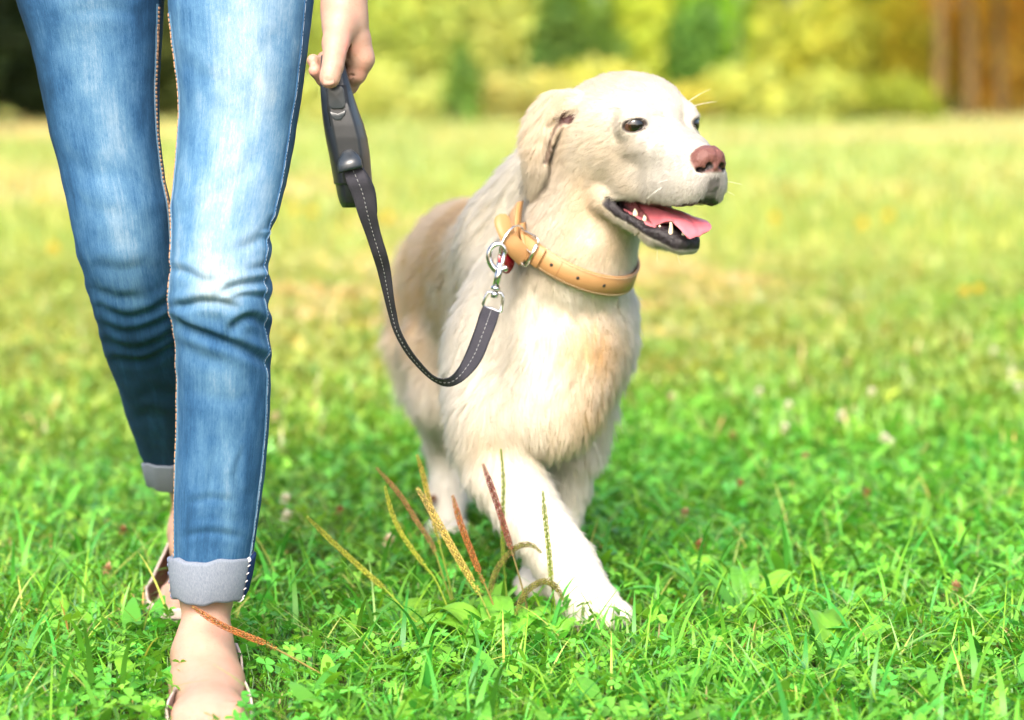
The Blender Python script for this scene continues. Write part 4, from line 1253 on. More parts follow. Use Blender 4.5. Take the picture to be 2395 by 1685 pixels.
    b = MB(); b.add(*strip(0, 7, .0012)); b.build('cuff_seam', md, cf)
    b = MB(); c = G2.mean((0, 1))
    for t in np.linspace(.02, .98, 17):
        q = t * 6.98; i = int(q); f = q - i
        for k in (7,):
            p = G2[i, k] * (1 - f) + G2[i + 1, k] * f; dr = (p - c) * [1, 1, 0]; dr /= np.linalg.norm(dr); p = p + dr * .0016
            b.tube([p + [-.0016, 0, -.0012], p + [.0012, 0, .0012]], .0006, 5)
    b.build('stitching', mat('cuff_thread', (.6, .58, .6), .7), cf)['kind'] = 'stuff'
    b = MB()
    for t in np.linspace(.03, .97, 14):
        q = t * 6.98; i = int(q); f = q - i; p = G2[i, 44] * (1 - f) + G2[i + 1, 44] * f; dr = (p - c) * [1, 1, 0]; dr /= np.linalg.norm(dr); p = p + dr * .0008
        b.tube([p + [0, 0, -.0022], p + [0, 0, .0022]], .0005, 5)
    b.build('stitching', mat('cuff_thread_blue', (.12, .15, .25), .7), cf)['kind'] = 'stuff'
    cuff((1032, 317, 472), (1086, 328, 478), 3.37, 3.41, .98)
    return o
make_jeans()

# ---- skin
def skin(name, base, red, freck=True):
    m = mat(name, base, .48, spec=.35, **{'Subsurface Weight': .10, 'Subsurface Radius': (.004, .0015, .0008), 'Subsurface Scale': 1.0}); N = NT(m)
    n1 = N.noise(45, 4, .6); n2 = N.noise(330, 2, .5)
    c = N.mix(N.ramp(n1, [(.35, 0.0), (.68, 1.0)]), base, red)
    c = N.mix(N.attr('rosy').outputs['Fac'], c, (.52, .22, .17))
    if freck: c = N.mix(N.ramp(n2, [(.60, 0.0), (.72, .5)]), c, (.33, .15, .085))
    N.l(c, N.b.inputs['Base Color']); N.bump(N.noise(260, 6, .7), .35, .0014)
    return m
M['skin'] = skin('skin', (.31, .20, .147), (.315, .172, .122))

def make_body():
    parts = []
    # --- left hand on the lead handle and its arm
    S = SDF(axis(-.37, -.13, .0014, .006, -.275, -.135), axis(2.84, 3.20, .0014, .006, 2.84, 3.09), axis(.655, 1.46, .0014, .006, .655, .90))
    S.chain([D(777, -150, 2.993), np.array([-.215, 3.05, 1.10]), np.array([-.245, 3.09, 1.36])], [.0286, .039, .050], .02)
    S.chain([D(778, -190, 3.00), D(775, -100, 2.985), D(772, -20, 2.970)], [.0300, .0280, .0255], .012)
    S.ell(D(772, 12, 2.966), (.0262, .019, .030), None, .015)
    S.ell(D(768, 45, 2.960), (.0245, .021, .030), None, .015)
    S.ell(D(790, 78, 2.972), (.0195, .026, .034), None, .015)              # back of the hand
    S.ell(D(762, 66, 2.946), (.0170, .018, .026), None, .012)              # ball of the thumb
    S.chain([D(760, 58, 2.944), D(752, 98, 2.926), D(749, 128, 2.914)], [.0185, .0142, .0126], .010)
    S.chain([D(749, 128, 2.914), D(746, 150, 2.906), D(739, 177, 2.900)], [.0126, .0120, .0108], .006)
    S.ell(D(740, 171, 2.899), (.0118, .0085, .0135), None, .005)
    S.ell(D(792, 110, 2.968), (.017, .020, .022), None, .012)
    # index finger: knuckle on the right, then down and behind the case
    S.chain([D(800, 95, 2.968), D(811, 133, 2.966), D(799, 166, 2.968)], [.0165, .0140, .0118], .009)
    S.chain([D(799, 166, 2.968), D(783, 192, 2.980), D(752, 190, 3.004), D(727, 177, 2.992), D(706, 159, 2.978)], [.0118, .0104, .0098, .0094, .0078], .005)
    # middle, ring and little fingers curl round the grip behind it
    S.chain([D(803, 92, 2.985), D(808, 124, 2.995), D(796, 150, 3.012), D(752, 156, 3.022), D(722, 147, 3.000), D(702, 136, 2.986)], [.0150, .0130, .0110, .0100, .0094, .0078], .006)
    S.chain([D(795, 86, 3.00), D(800, 112, 3.016), D(786, 132, 3.032), D(752, 134, 3.038), D(726, 130, 3.020)], [.0145, .0125, .0105, .0095, .0080], .007)
    S.chain([D(785, 78, 3.008), D(790, 98, 3.028), D(776, 112, 3.044), D(752, 114, 3.046)], [.0135, .0115, .0095, .0080], .007)
    S.cone(D(790, 66, 2.939), D(778, 96, 2.942), .0012, .0032, .004, 'sub')      # web between thumb and hand
    S.cone(D(778, 96, 2.942), D(769, 130, 2.948), .0036, .0075, .004, 'sub')
    for (x, y, w_, dd) in [(748, 130, 10, 2.9012), (747, 137, 11, 2.8980), (746, 143, 10, 2.8960), (744, 150, 9, 2.8940)]:            # creases over the thumb joint
        S.chain([D(x - w_, y + 2, dd + .0028), D(x, y - 1, dd), D(x + w_, y + 1, dd + .0028)], [.0006, .0007, .0006], .0015, 'sub')
    S.cone(D(802, 166, 2.9580), D(778, 173, 2.9575), .0010, .0014, .003, 'sub')
    V, Q = S.mesh(); V = taubin(V, Q, 3)
    xy = project(V) / K
    rosy = .55 * gauss2(xy, 776, 100, 7, 26) + .7 * gauss2(xy, 740, 193, 16, 9) + .55 * gauss2(xy, 788, 108, 14, 16) + .5 * gauss2(xy, 705, 160, 16, 22) + .4 * gauss2(xy, 812, 160, 14, 26) + .35 * gauss2(xy, 775, 95, 8, 20)
    parts.append((V, Q, rosy))
    # right arm, just beyond the left edge of the picture
    S = SDF(np.arange(-.78, -.52, .004), np.arange(2.92, 3.20, .004), np.arange(.62, 1.44, .004))
    S.chain([np.array([-.60, 3.10, 1.36]), np.array([-.665, 3.08, 1.08]), np.array([-.668, 3.03, .86])], [.050, .038, .026], .02)
    S.ell((-.668, 3.02, .80), (.020, .036, .045), None, .015)
    for q, (dy, L, r) in enumerate([(-.030, .070, .0085), (-.010, .082, .009), (.010, .078, .0088), (.028, .062, .0078)]):
        S.chain([np.array([-.666, 3.02 + dy, .775]), np.array([-.660, 3.02 + dy * 1.1, .775 - L * .55]), np.array([-.650, 3.022 + dy * 1.1, .775 - L])], [r + .002, r, r * .8], .006)
    S.chain([np.array([-.660, 2.995, .825]), np.array([-.645, 2.975, .785]), np.array([-.638, 2.970, .745])], [.014, .011, .008], .008)
    V, Q = S.mesh(); parts.append((taubin(V, Q, 2), Q, np.zeros(len(V))))
    # --- front foot
    S = SDF(np.arange(-.425, -.265, .0021), np.arange(2.58, 2.99, .0021), np.arange(.004, .30, .0021))
    g = lambda xd, d, z: np.array([(xd * K - CX) / F_PX * d, d, z])
    S.chain([np.array([-.362, 2.905, .28]), D(463, 1330, 2.90), D(462, 1400, 2.89)], [.036, .0300, .0285], .015)
    S.ell(D(458, 1455, 2.882), (.0285, .032, .036), None, .02)
    S.ell(D(410, 1472, 2.885), (.011, .014, .016), None, .012); S.ell(D(500, 1488, 2.885), (.010, .014, .016), None, .012)
    S.ell(np.array([-.370, 2.918, .042]), (.026, .030, .034), None, .02)                     # heel
    S.chain([D(455, 1470, 2.868), D(456, 1535, 2.825), D(461, 1595, 2.765), D(467, 1640, 2.705)], [.031, .0275, .0240, .0190], .03)
    S.ell(D(456, 1500, 2.855), (.0295, .032, .034), None, .025)
    S.chain([D(430, 1530, 2.825), D(421, 1612, 2.735)], [.018, .015], .025); S.chain([D(487, 1540, 2.825), D(516, 1620, 2.735)], [.018, .016], .025)
    S.ell(np.array([-.350, 2.78, .030]), (.033, .10, .022), None, .02)
    S.ell(np.array([-.345, 2.695, .026]), (.043, .045, .019), None, .02)
    for q, (dx, y0, r) in enumerate([(.032, 2.662, .0125), (.013, 2.655, .0100), (-.004, 2.662, .0095), (-.020, 2.672, .0090), (-.033, 2.685, .0085)]):
        S.chain([np.array([-.345 + dx * .9, 2.675, .026]), np.array([-.345 + dx, y0 - .035, .017])], [r + .003, r], .006)
    S.ell(D(458, 1555, 2.812), (.0325, .034, .027), None, .025)
    for tp in ([(463, 1475, 2.829), (470, 1540, 2.780), (475, 1610, 2.729)], [(478, 1490, 2.832), (497, 1555, 2.787), (510, 1612, 2.741)], [(447, 1500, 2.828), (440, 1560, 2.783), (432, 1612, 2.737)]):
        S.chain([D(*q) for q in tp], [.0042, .0050, .0045], .007)                    # tendons
    V, Q = S.mesh(); V = taubin(V, Q, 3)
    parts.append((V, Q, .25 * sstep(2.72, 2.66, V[:, 1])))
    # --- back foot, heel lifted
    S = SDF(np.arange(-.53, -.37, .0028), np.arange(3.20, 3.56, .0028), np.arange(.004, .34, .0028))
    an = D(432, 1150, 3.42); ball = np.array([-.447, 3.325, .030]); heel = an + np.array([.0, .035, -.055])
    S.chain([np.array([-.466, 3.372, .212]), D(428, 1088, 3.408), an], [.026, .029, .029], .012)
    S.ell(an + np.array([-.0, -.004, -.028]), (.031, .036, .036), None, .02)
    S.ell(heel, (.028, .030, .032), None, .02)
    S.chain([an + np.array([0, -.02, -.03]), (an + ball) / 2 + np.array([0, -.012, .012]), ball + np.array([0, .01, .006])], [.031, .027, .022], .02)
    S.chain([heel + np.array([0, -.02, -.012]), ball], [.024, .024], .02); S.ell(ball, (.042, .042, .020), None, .02)
    for q, (dx, y0, r) in enumerate([(-.032, 3.255, .0125), (-.013, 3.248, .0100), (.004, 3.255, .0095), (.020, 3.265, .0090), (.033, 3.278, .0085)]):
        S.chain([ball + np.array([dx * .9, -.015, 0]), np.array([ball[0] + dx, y0, .018])], [r + .003, r], .006)
    V, Q = S.mesh(); parts.append((taubin(V, Q, 3), Q, np.zeros(len(V))))
    made = []
    for nm, (V, Q, ro) in zip(('arm', 'arm', 'lower_leg', 'lower_leg'), parts):
        made.append(obj(nm, mesh_data('person_' + nm, V, Q, M['skin'], attrs={'rosy': ro}), PER))
    body = made[0]
    # nails
    mn = mat('nail', (.33, .195, .15), .38, spec=.4)
    def nail(c, nrm, along, w_, l_, th=.0016):
        rm = rotm(nrm, along); b = MB(); nu, nv = 9, 7; Vv = []
        for i in range(nv):
            v = i / (nv - 1) * 2 - 1
            for k in range(nu):
                u = k / (nu - 1) * 2 - 1; ww = w_ * (1 - .25 * max(0, -v) ** 3) * (1 - .12 * max(0, v) ** 3)
                Vv.append(c + rm @ np.array([th * (1 - .9 * u * u) - .0004 * v * v, l_ * v * (1 - .12 * u * u), ww * u]))
        F_ = [(i * nu + k, i * nu + k + 1, (i + 1) * nu + k + 1, (i + 1) * nu + k) for i in range(nv - 1) for k in range(nu - 1)]
        b.add(Vv, F_); o = b.build('fingernail', mn, body); sd = o.modifiers.new('thick', 'SOLIDIFY'); sd.thickness = .0006
    nail(D(736.5, 177, 2.8912), np.array([-.04, -.99, .12]), np.array([.10, -.12, -.98]), .0070, .0080, .0014)
    return body
make_body()

# ---- shoes: pale low cut slippers with a brown lining
def make_shoe(cx, y_toe, y_heel, flip, lift, label, skew=0.0):
    ml = mat('shoe_leather', (.46, .37, .33), .42, spec=.45); N = NT(ml)
    N.l(N.mix(N.noise(60, 4), (.50, .41, .37), (.40, .31, .28)), N.b.inputs['Base Color']); N.bump(N.noise(600, 3), .3, .0006)
    mi = mat('shoe_lining', (.13, .055, .03), .7); mso = mat('shoe_sole', (.30, .24, .20), .7)
    L = y_heel - y_toe
    # outline of a foot, t = 0 heel back .. 1 toe
    ts = np.linspace(0, 2 * np.pi, 72, endpoint=False)
    out = []
    for a in ts:
        t = (1 - math.cos(a)) / 2; sx = math.sin(a)
        w_ = np.interp(t, [0, .12, .35, .55, .75, .9, 1], [.024, .032, .036, .045, .0505, .042, .022])
        out.append([flip * (sx ** 1 / max(abs(sx), .25) * w_ if abs(sx) > .25 else sx / .25 * w_), y_heel - t * L, t])
    out = np.array(out)
    def zl(t):
        return lift * max(0, (1 - t / .62)) ** 1.15
    sh = empty('shoe_anchor') if False else None
    def ring(scale, h):
        R_ = []
        for x, y, t in out: R_.append([cx + x * scale + (t - .6) * skew, y + (t - .5) * (1 - scale) * L * -.0, zl(t) + h(t)])
        return np.array(R_)
    n = len(out)
    b = MB(); r0 = ring(.97, lambda t: .004); r1 = ring(1.02, lambda t: .012)
    F = [(k, (k + 1) % n, n + (k + 1) % n, n + k) for k in range(n)] + [tuple(range(n - 1, -1, -1)), tuple(range(n, 2 * n))]
    b.add(np.concatenate([r0, r1]), F); sole = b.build('sole', mso, PER, smooth=False)
    hgt = lambda t: np.interp(t, [0, .1, .25, .5, .7, .82, 1], [.046, .040, .030, .034, .036, .022, .014] if lift == 0 else [.060, .060, .058, .052, .044, .036, .026])
    rows = []
    for q in np.linspace(0, 1, 7):
        sc = 1.02 + .03 * math.sin(q * 2.4) - .05 * q
        rows.append(ring(sc, lambda t: .011 + (hgt(t) - .011) * q))
    V = np.concatenate(rows); m = 7
    F = [(i * n + k, i * n + (k + 1) % n, (i + 1) * n + (k + 1) % n, (i + 1) * n + k) for i in range(m - 1) for k in range(n)]
    up = obj('shoe', mesh_data('shoe', V, np.array(F), ml), PER); up['label'] = label
    up.data.materials.append(mi)
    sd = up.modifiers.new('thick', 'SOLIDIFY'); sd.thickness = .0026; sd.offset = 1; sd.use_rim = True; sd.material_offset = 0
    # lining as a sheet just inside, vamp over the toes
    lin = [r + (np.array([cx, 0, 0]) - r) * np.array([.05, 0, 0]) for r in rows]
    obj('lining', mesh_data('lining', np.concatenate(lin), np.array(F), mi), up)
    sole.parent = up; sole.matrix_parent_inverse = Matrix()
    return up
make_shoe(-.349, 2.60, 2.955, 1, .0, 'pale slipper on the front foot', .03)
bs = make_shoe(-.457, 3.235, 3.50, -1, .060, 'pale slipper with a gold button on the back foot')
b = MB(); pb = D(397, 1334, 3.375); b.sphere(pb, (.009, .005, .009), 12, 7); b.build('button', mat('gold_button', (.55, .36, .12), .3, metal=.8), bs)

# ---- upper body above the frame, so that it shades the ground as a person would
def upper():
    S = SDF(np.arange(-.72, -.16, .01), np.arange(2.90, 3.28, .01), np.arange(.98, 1.52, .01))
    c = D(372, 0, 3.08)[0]
    S.ell((c, 3.10, 1.10), (.135, .095, .12), None, .05); S.ell((c, 3.09, 1.28), (.155, .105, .15), None, .05)
    S.chain([np.array([c - .15, 3.10, 1.39]), np.array([c + .15, 3.10, 1.39])], [.055, .055], .05)
    S.chain([np.array([c + .17, 3.09, 1.38]), np.array([c + .205, 3.07, 1.20])], [.058, .052], .03)
    S.chain([np.array([c - .17, 3.09, 1.38]), np.array([c - .215, 3.09, 1.20])], [.058, .052], .03)
    V, Q = S.mesh(); obj('shirt', mesh_data('shirt', taubin(V, Q, 2), Q, mat('white_cotton', (.6, .6, .6), .9)), PER)
upper()
# ------------------------------------------------------------------ collar
from mathutils.bvhtree import BVHTree
M['chrome'] = mat('chrome', (.62, .63, .65), .12, metal=1.0)
M['steel'] = mat('nickel', (.66, .64, .60), .2, metal=1.0)
def leather():
    m = mat('tan_leather', (.40, .225, .095), .5, spec=.4); N = NT(m)
    n = N.noise(70, 5, .6); N.l(N.mix(n, (.27, .140, .052), (.34, .185, .075)), N.b.inputs['Base Color']); N.bump(N.noise(800, 4), .3, .0005)
    return m
M['leather'] = leather()
M['leather_edge'] = mat('leather_edge', (.50, .27, .12), .6)

def make_collar():
    root = empty('dog_collar', tuple(COLLAR_C)); tag(root, 'tan leather collar with metal buckle round the neck of the dog', 'collar')
    bvh = BVHTree.FromPolygons([Vector(v) for v in DV], [tuple(int(i) for i in q) for q in DQ])
    ax = D(1410, 628, 3.26) - D(1152, 482, 3.30); ax -= COLLAR_N * (ax @ COLLAR_N); ax /= np.linalg.norm(ax)
    ay = np.cross(COLLAR_N, ax); ay = ay if ay[1] < 0 else -ay           # ay points to the camera
    n = 144; th = np.arange(n) / n * 2 * np.pi; rad = []
    for a in th:
        d = ax * math.cos(a) + ay * math.sin(a)
        hit = bvh.ray_cast(Vector(COLLAR_C + d * .2), Vector(-d), .2)
        rad.append(np.linalg.norm(np.array(hit[0]) - COLLAR_C) if hit[0] is not None else .09)
    rad = np.minimum(np.array(rad), .105)
    ker = np.exp(-(np.arange(-14, 15) / 7.0) ** 2); ker /= ker.sum()
    rad = np.convolve(np.concatenate([rad[-14:], rad, rad[:14]]), ker, 'valid') + .0075
    C = COLLAR_C + (ax[None] * np.cos(th)[:, None] + ay[None] * np.sin(th)[:, None]) * rad[:, None]
    Rd = (ax[None] * np.cos(th)[:, None] + ay[None] * np.sin(th)[:, None])
    tilt = Rd * -.12 + COLLAR_N; Wd = tilt / np.linalg.norm(tilt, axis=1)[:, None]       # strap leans with the neck
    No = Rd - Wd * (Rd * Wd).sum(1)[:, None]; No /= np.linalg.norm(No, axis=1)[:, None]
    hw, tk = .0148, .0018
    prof = [(-hw, 0), (-hw * .96, tk), (0, tk * 1.15), (hw * .96, tk), (hw, 0), (hw * .96, -tk), (0, -tk), (-hw * .96, -tk)]
    V = np.stack([C + Wd * a + No * b_ for a, b_ in prof], 1).reshape(-1, 3); m = len(prof)
    F = [(i * m + k, i * m + (k + 1) % m, ((i + 1) % n) * m + (k + 1) % m, ((i + 1) % n) * m + k) for i in range(n) for k in range(m)]
    strap = obj('strap', mesh_data('strap', V, np.array(F), M['leather']), root)
    xy = project(C) / K
    def ring_at(xd):
        """ring position on the near side at a picture column"""
        near = np.where(np.sin(th) > 0)[0]; return int(near[np.argmin(np.abs(xy[near, 0] - xd))])
    def pt(i, w_, o_): return C[i % n] + Wd[i % n] * w_ + No[i % n] * o_
    # stitching along both edges
    b = MB()
    for i in range(0, n):
        for w_ in (-hw * .82, hw * .82):
            for f in (0, .5):
                p = pt(i, w_, tk + .0006) * (1 - f) + pt(i + 1, w_, tk + .0006) * f; q = pt(i, w_, tk + .0006) * (1 - f - .3) + pt(i + 1, w_, tk + .0006) * (f + .3)
                b.tube([p, q], .00035, 4)
    b.build('stitching', mat('pale_thread', (.52, .40, .26), .7), strap)['kind'] = 'stuff'
    mh = mat('punched_hole', (.01, .008, .006), .8)
    for xd in (1240, 1297, 1352):
        i = ring_at(xd); b = MB(); b.sphere(pt(i, 0, tk * 1.1), (.0026, .0026, .0008), 12, 5, rotm(Wd[i], np.cross(Wd[i], No[i])))
        b.build('hole', mh, strap)
    i = ring_at(1255); b = MB(); b.tube([pt(i, -hw * .8, tk + .0003), pt(i, hw * .8, tk + .0003)], .0004, 5); b.build('crease', mat('leather_crease', (.22, .11, .04), .8), strap)
    # buckle
    i = ring_at(1186); T = C[(i + 3) % n] - C[(i - 3) % n]; T /= np.linalg.norm(T); T = T if T[0] > 0 else -T
    o_ = .006
    fr = [T * .014 + Wd[i] * .019, T * .016 - Wd[i] * .0185, T * .012 - Wd[i] * .021, -T * .022 - Wd[i] * .014, -T * .024 + Wd[i] * .015, T * .008 + Wd[i] * .0215]
    P = []
    for k in range(len(fr)):
        a, c = fr[k], fr[(k + 1) % len(fr)]
        for t in (.08, .5, .92): P.append(C[i] + No[i] * (o_ + .002) + a * (1 - t) + c * t)
    bk = MB(); bk.tube(P, .0017, 8, closed=True)
    bk.tube([C[i] + No[i] * (o_ + .0028) + T * .0150 + Wd[i] * .014, C[i] + No[i] * (o_ + .0028) + T * .0160 - Wd[i] * .0165], .0030, 8)
    bo = bk.build('buckle', M['steel'], root)
    b = MB(); b.tube(spline([C[i] + No[i] * .006 - T * .004, C[i] + No[i] * .0095 + T * .006, C[i] + No[i] * .0085 + T * .018], 8), .0015, 8); b.build('prong', M['steel'], bo)
    # second layer of strap to the left of the buckle, and the loose end that stands off
    def ribbon(P, W_, N_, hw_, name, tip=True):
        P = spline(P, 26); W_ = spline(W_, 26); N_ = spline(N_, 26); V = []
        for k, (p, w0, n0) in enumerate(zip(P, W_, N_)):
            t = k / 25; s_ = math.sqrt(max(0, 1 - ((t - .8) / .2) ** 2)) if tip and t > .8 else 1.0
            w0 = w0 / np.linalg.norm(w0); n0 = n0 / np.linalg.norm(n0); h_ = hw_ * max(s_, .08)
            for a, b_ in ((-h_, 0), (-h_ * .95, tk), (0, tk), (h_ * .95, tk), (h_, 0), (h_ * .95, -tk), (0, -tk), (-h_ * .95, -tk)): V.append(p + w0 * a + n0 * b_)
        F_ = [(k * 8 + q, k * 8 + (q + 1) % 8, (k + 1) * 8 + (q + 1) % 8, (k + 1) * 8 + q) for k in range(25) for q in range(8)] + [tuple(range(7, -1, -1)), tuple(200 + q for q in range(8))]
        return obj(name, mesh_data(name, np.array(V), [np.array(F_[:-2]), np.array(F_[-2:])], M['leather']), root)
    i0, i1 = ring_at(1215), ring_at(1168)
    ks = np.linspace(i0, i0 + (i1 - i0), 5).astype(int)
    ribbon([pt(k, 0, .0048) for k in ks], [Wd[k] for k in ks], [No[k] for k in ks], hw * .98, 'strap_end', tip=False)
    d0 = pt(i1, 0, 0)[1]
    ribbon([D(1180, 582, d0 - .020), D(1158, 560, d0 - .030), D(1139, 532, d0 - .034), D(1128, 505, d0 - .030), D(1122, 480, d0 - .020)],
           [Wd[i1] * .7 + np.array([.6, .4, .2])] * 2 + [np.array([.8, .55, .2])] * 3, [np.array([-.3, -.9, .1])] * 5, .0128, 'strap_tip')
    # folded loop that holds the ring
    ribbon([D(1166, 580, d0 - .012), D(1162, 545, d0 - .016), D(1160, 510, d0 - .012), D(1163, 470, d0 + .004), D(1166, 452, d0 + .02)], [np.array([.45, .85, .1])] * 5, [np.array([.6, -.6, .1])] * 5, .0085, 'keeper_loop', tip=False)
    ribbon([D(1196, 592, d0 - .014), D(1184, 560, d0 - .018), D(1174, 528, d0 - .012), D(1172, 500, d0 + .0)], [np.array([.45, .85, .1])] * 4, [np.array([.6, -.6, .1])] * 4, .0075, 'keeper_loop', tip=False)
    # D ring
    b = MB(); b.tube(spline([D(1172, 512, d0 - .012), D(1162, 506, d0 - .026), D(1146, 514, d0 - .036), D(1131, 534, d0 - .042), D(1122, 556, d0 - .044), D(1122, 572, d0 - .040)], 22), .0017, 8)
    b.build('d_ring', M['steel'], root)
    return d0
CD0 = make_collar()

tg = empty('dog_tag', tuple(D(1138, 562, CD0 - .036))); tag(tg, 'small red round tag hanging from the collar ring', 'tag')
b = MB(); dz = CD0 - .033; rm = rotm(np.array([.62, -.72, .1]), np.array([0.1, 0, 1.0]))
ang = np.linspace(0, 2 * np.pi, 24, endpoint=False); cc = D(1135, 584, dz)
rim = np.array([cc + rm @ np.array([0, math.cos(a) * .0165 * (1 + .10 * math.cos(2 * a)), math.sin(a) * .0145]) for a in ang]); nn = rm[:, 0] * .0008
b.add(np.concatenate([rim - nn, rim + nn]), [tuple(range(23, -1, -1)), tuple(range(24, 48))] + [(k, (k + 1) % 24, 24 + (k + 1) % 24, 24 + k) for k in range(24)])
b.build('disc', mat('red_enamel', (.16, .003, .008), .25, spec=.6), tg, smooth=False)
b = MB(); b.tube([D(1126 + 8 * math.cos(a), 572 + 9 * math.sin(a), dz - .002 + .004 * math.sin(a)) for a in np.linspace(0, 2 * np.pi, 16, endpoint=False)], .0007, 6, closed=True); b.build('split_ring', M['steel'], tg)

# ------------------------------------------------------------------ retractable lead
def make_lead():
    root = empty('dog_lead', tuple(D(770, 300, 2.97))); tag(root, 'black retractable lead with dark tape running from the hand to the dog', 'dog lead')
    mb = mat('black_plastic', (.010, .012, .014), .36, spec=.5); N = NT(mb); N.bump(N.noise(500, 3), .18, .0005); N.l(N.mix(N.noise(40, 4), (.008, .009, .011), (.017, .019, .022)), N.b.inputs['Base Color'])
    mg = mat('grey_plastic', (.030, .035, .040), .30, spec=.5); mk = mat('dark_recess', (.006, .007, .008), .5)
    # case: rows of (picture row, left, right, front depth, back depth)
    rows = [(118, 728, 757, 2.946, 2.966), (124, 720, 766, 2.938, 2.972), (150, 718, 776, 2.932, 2.972), (190, 718, 786, 2.926, 2.974), (215, 719, 793, 2.922, 2.985), (245, 721, 803, 2.920, 3.005), (280, 725, 816, 2.919, 3.020), (310, 730, 824, 2.919, 3.028), (350, 738, 830, 2.920, 3.030),
            (400, 747, 834, 2.924, 3.030), (412, 748, 835, 2.925, 3.028), (414, 752, 835, 2.927, 3.026), (440, 757, 832, 2.931, 3.015), (456, 762, 822, 2.937, 3.0), (466, 768, 808, 2.948, 2.985)]
    ya = np.array(rows); yy = np.concatenate([np.linspace(118, 410, 60), [412, 414], np.linspace(416, 466, 14)])
    R_ = [np.interp(yy, ya[:, 0], ya[:, k]) for k in range(1, 5)]
    prof = [(-.62, 0), (-.50, -.02), (.50, -.02), (.62, 0), (.93, .16), (1.0, .40), (1.0, .62), (.86, .92), (.70, 1.0), (-.70, 1.0), (-.86, .92), (-1.0, .62), (-1.0, .40), (-.93, .16)]
    V = []
    for y, l, r, df, db in zip(yy, *R_):
        for a, t in prof:
            d = df + (db - df) * t; xc = (l + r) / 2 + a * (r - l) / 2
            V.append(D(xc, y, d))
    m = len(prof); k_ = len(yy)
    F = [(i * m + k, i * m + (k + 1) % m, (i + 1) * m + (k + 1) % m, (i + 1) * m + k) for i in range(k_ - 1) for k in range(m)]
    caps = [tuple(range(m - 1, -1, -1)), tuple((k_ - 1) * m + k for k in range(m))]
    case = obj('case', mesh_data('case', np.array(V), [np.array(F), np.array(caps)], mb, smooth=False), root)
    bv = case.modifiers.new('bevel', 'BEVEL'); bv.width = .0016; bv.segments = 2; bv.limit_method = 'ANGLE'; bv.angle_limit = R(28)
    def plate(pts, d0, thick, name, m_, par, bul=0.0, bev=.001):
        """pts: outline in picture pixels on the front face"""
        b = MB(); k = len(pts); c = np.mean(pts, 0)
        fr = np.array([D(x, y, d0 - thick) for x, y in pts]); bk = np.array([D(x, y, d0 + .004) for x, y in pts])
        b.add(np.concatenate([bk, fr, [D(c[0], c[1], d0 - thick - bul)]]), [(q, (q + 1) % k, k + (q + 1) % k, k + q) for q in range(k)] + [(k + q, k + (q + 1) % k, 2 * k) for q in range(k)] + [tuple(range(k - 1, -1, -1))])
        return b.build(name, m_, par, smooth=False, bevel=bev)
    def rr(x0, y0, x1, y1, sk=0.0, r=.25, bow=0):
        """rounded outline, sheared like the case"""
        P = []; w_, h_ = x1 - x0, y1 - y0
        for cx_, cy_, a0 in ((x1 - r * w_, y1 - r * h_, 0), (x0 + r * w_, y1 - r * h_, 90), (x0 + r * w_, y0 + r * h_, 180), (x1 - r * w_, y0 + r * h_, 270)):
            for a in (0, 30, 60, 90): P.append((cx_ + r * w_ * math.cos(R(a0 + a)) + sk * (cy_ - y0), cy_ + r * h_ * math.sin(R(a0 + a))))
        return P
    plate([(731, 196), (776, 190), (784, 240), (790, 270), (784, 282), (741, 284), (734, 250)], 2.9200, .0006, 'recess', mk, case, bev=0)  # flat dark plate; the hollow's shade is put into its colour
    plate(rr(733, 193, 770, 244, .10, .22), 2.9195, .0050, 'thumb_button', mg, root, .0003)
    plate([(738, 250), (758, 256), (776, 247), (773, 258), (764, 270), (751, 270), (743, 262)], 2.9195, .0038, 'brake_slider', mg, root, .0002)
    plate([(753, 330), (790, 325), (793, 345), (757, 352)], 2.9195, .0008, 'nozzle_plate', mb, case)
    # nozzle: a hooded outlet
    b = MB(); rings = []
    for t in np.linspace(0, 1, 9):
        c = D(779 + 7 * t, 338 + 44 * t, 2.917 - .012 * math.sin(min(1, t * 1.25) * math.pi * .5)); w_ = .0035 + .0105 * math.sin(min(1, t * 1.15 + .12) * math.pi / 2)
        for a in np.linspace(0, 2 * np.pi, 20, endpoint=False):
            rings.append(c + np.array([w_ * math.cos(a) * 1.05, -w_ * .62 * math.sin(a), w_ * .25 * math.cos(a) + .001 * math.sin(a)]))
    F = [(i * 20 + k, i * 20 + (k + 1) % 20, (i + 1) * 20 + (k + 1) % 20, (i + 1) * 20 + k) for i in range(8) for k in range(20)] + [tuple(range(19, -1, -1)), tuple(160 + k for k in range(20))]
    b.add(rings, F); b.build('nozzle', mat('blue_black_plastic', (.016, .020, .025), .3, spec=.5), root)
    # tape
    E = [((769, 378), (806, 368), 2.910), ((777, 408), (826, 400), 2.906), ((790, 440), (838, 430), 2.914), ((803, 482), (844, 474), 2.925), ((821, 530), (854, 524), 2.945), ((836, 575), (868, 570), 2.96), ((847, 610), (876, 606), 2.98), ((862, 670), (882, 662), 3.0), ((873, 712), (889, 703), 3.02), ((885, 748), (897, 740), 3.03),
         ((910, 793), (921, 785), 3.045), ((944, 832), (951, 823), 3.06), ((974, 857), (978, 847), 3.07), ((1006, 868), (1006, 848), 3.08), ((1036, 856), (1026, 828), 3.09), ((1062, 833), (1043, 795), 3.10), ((1080, 808), (1056, 762), 3.11), ((1096, 770), (1067, 730), 3.12), ((1110, 735), (1075, 705), 3.13), ((1121, 700), (1083, 686), CD0 - .058)]
    n = 150
    Lp = spline([e[0] for e in E], n); Rp = spline([e[1] for e in E], n); dd = spline([[e[2]] for e in E], n)[:, 0]
    A, B = [], []
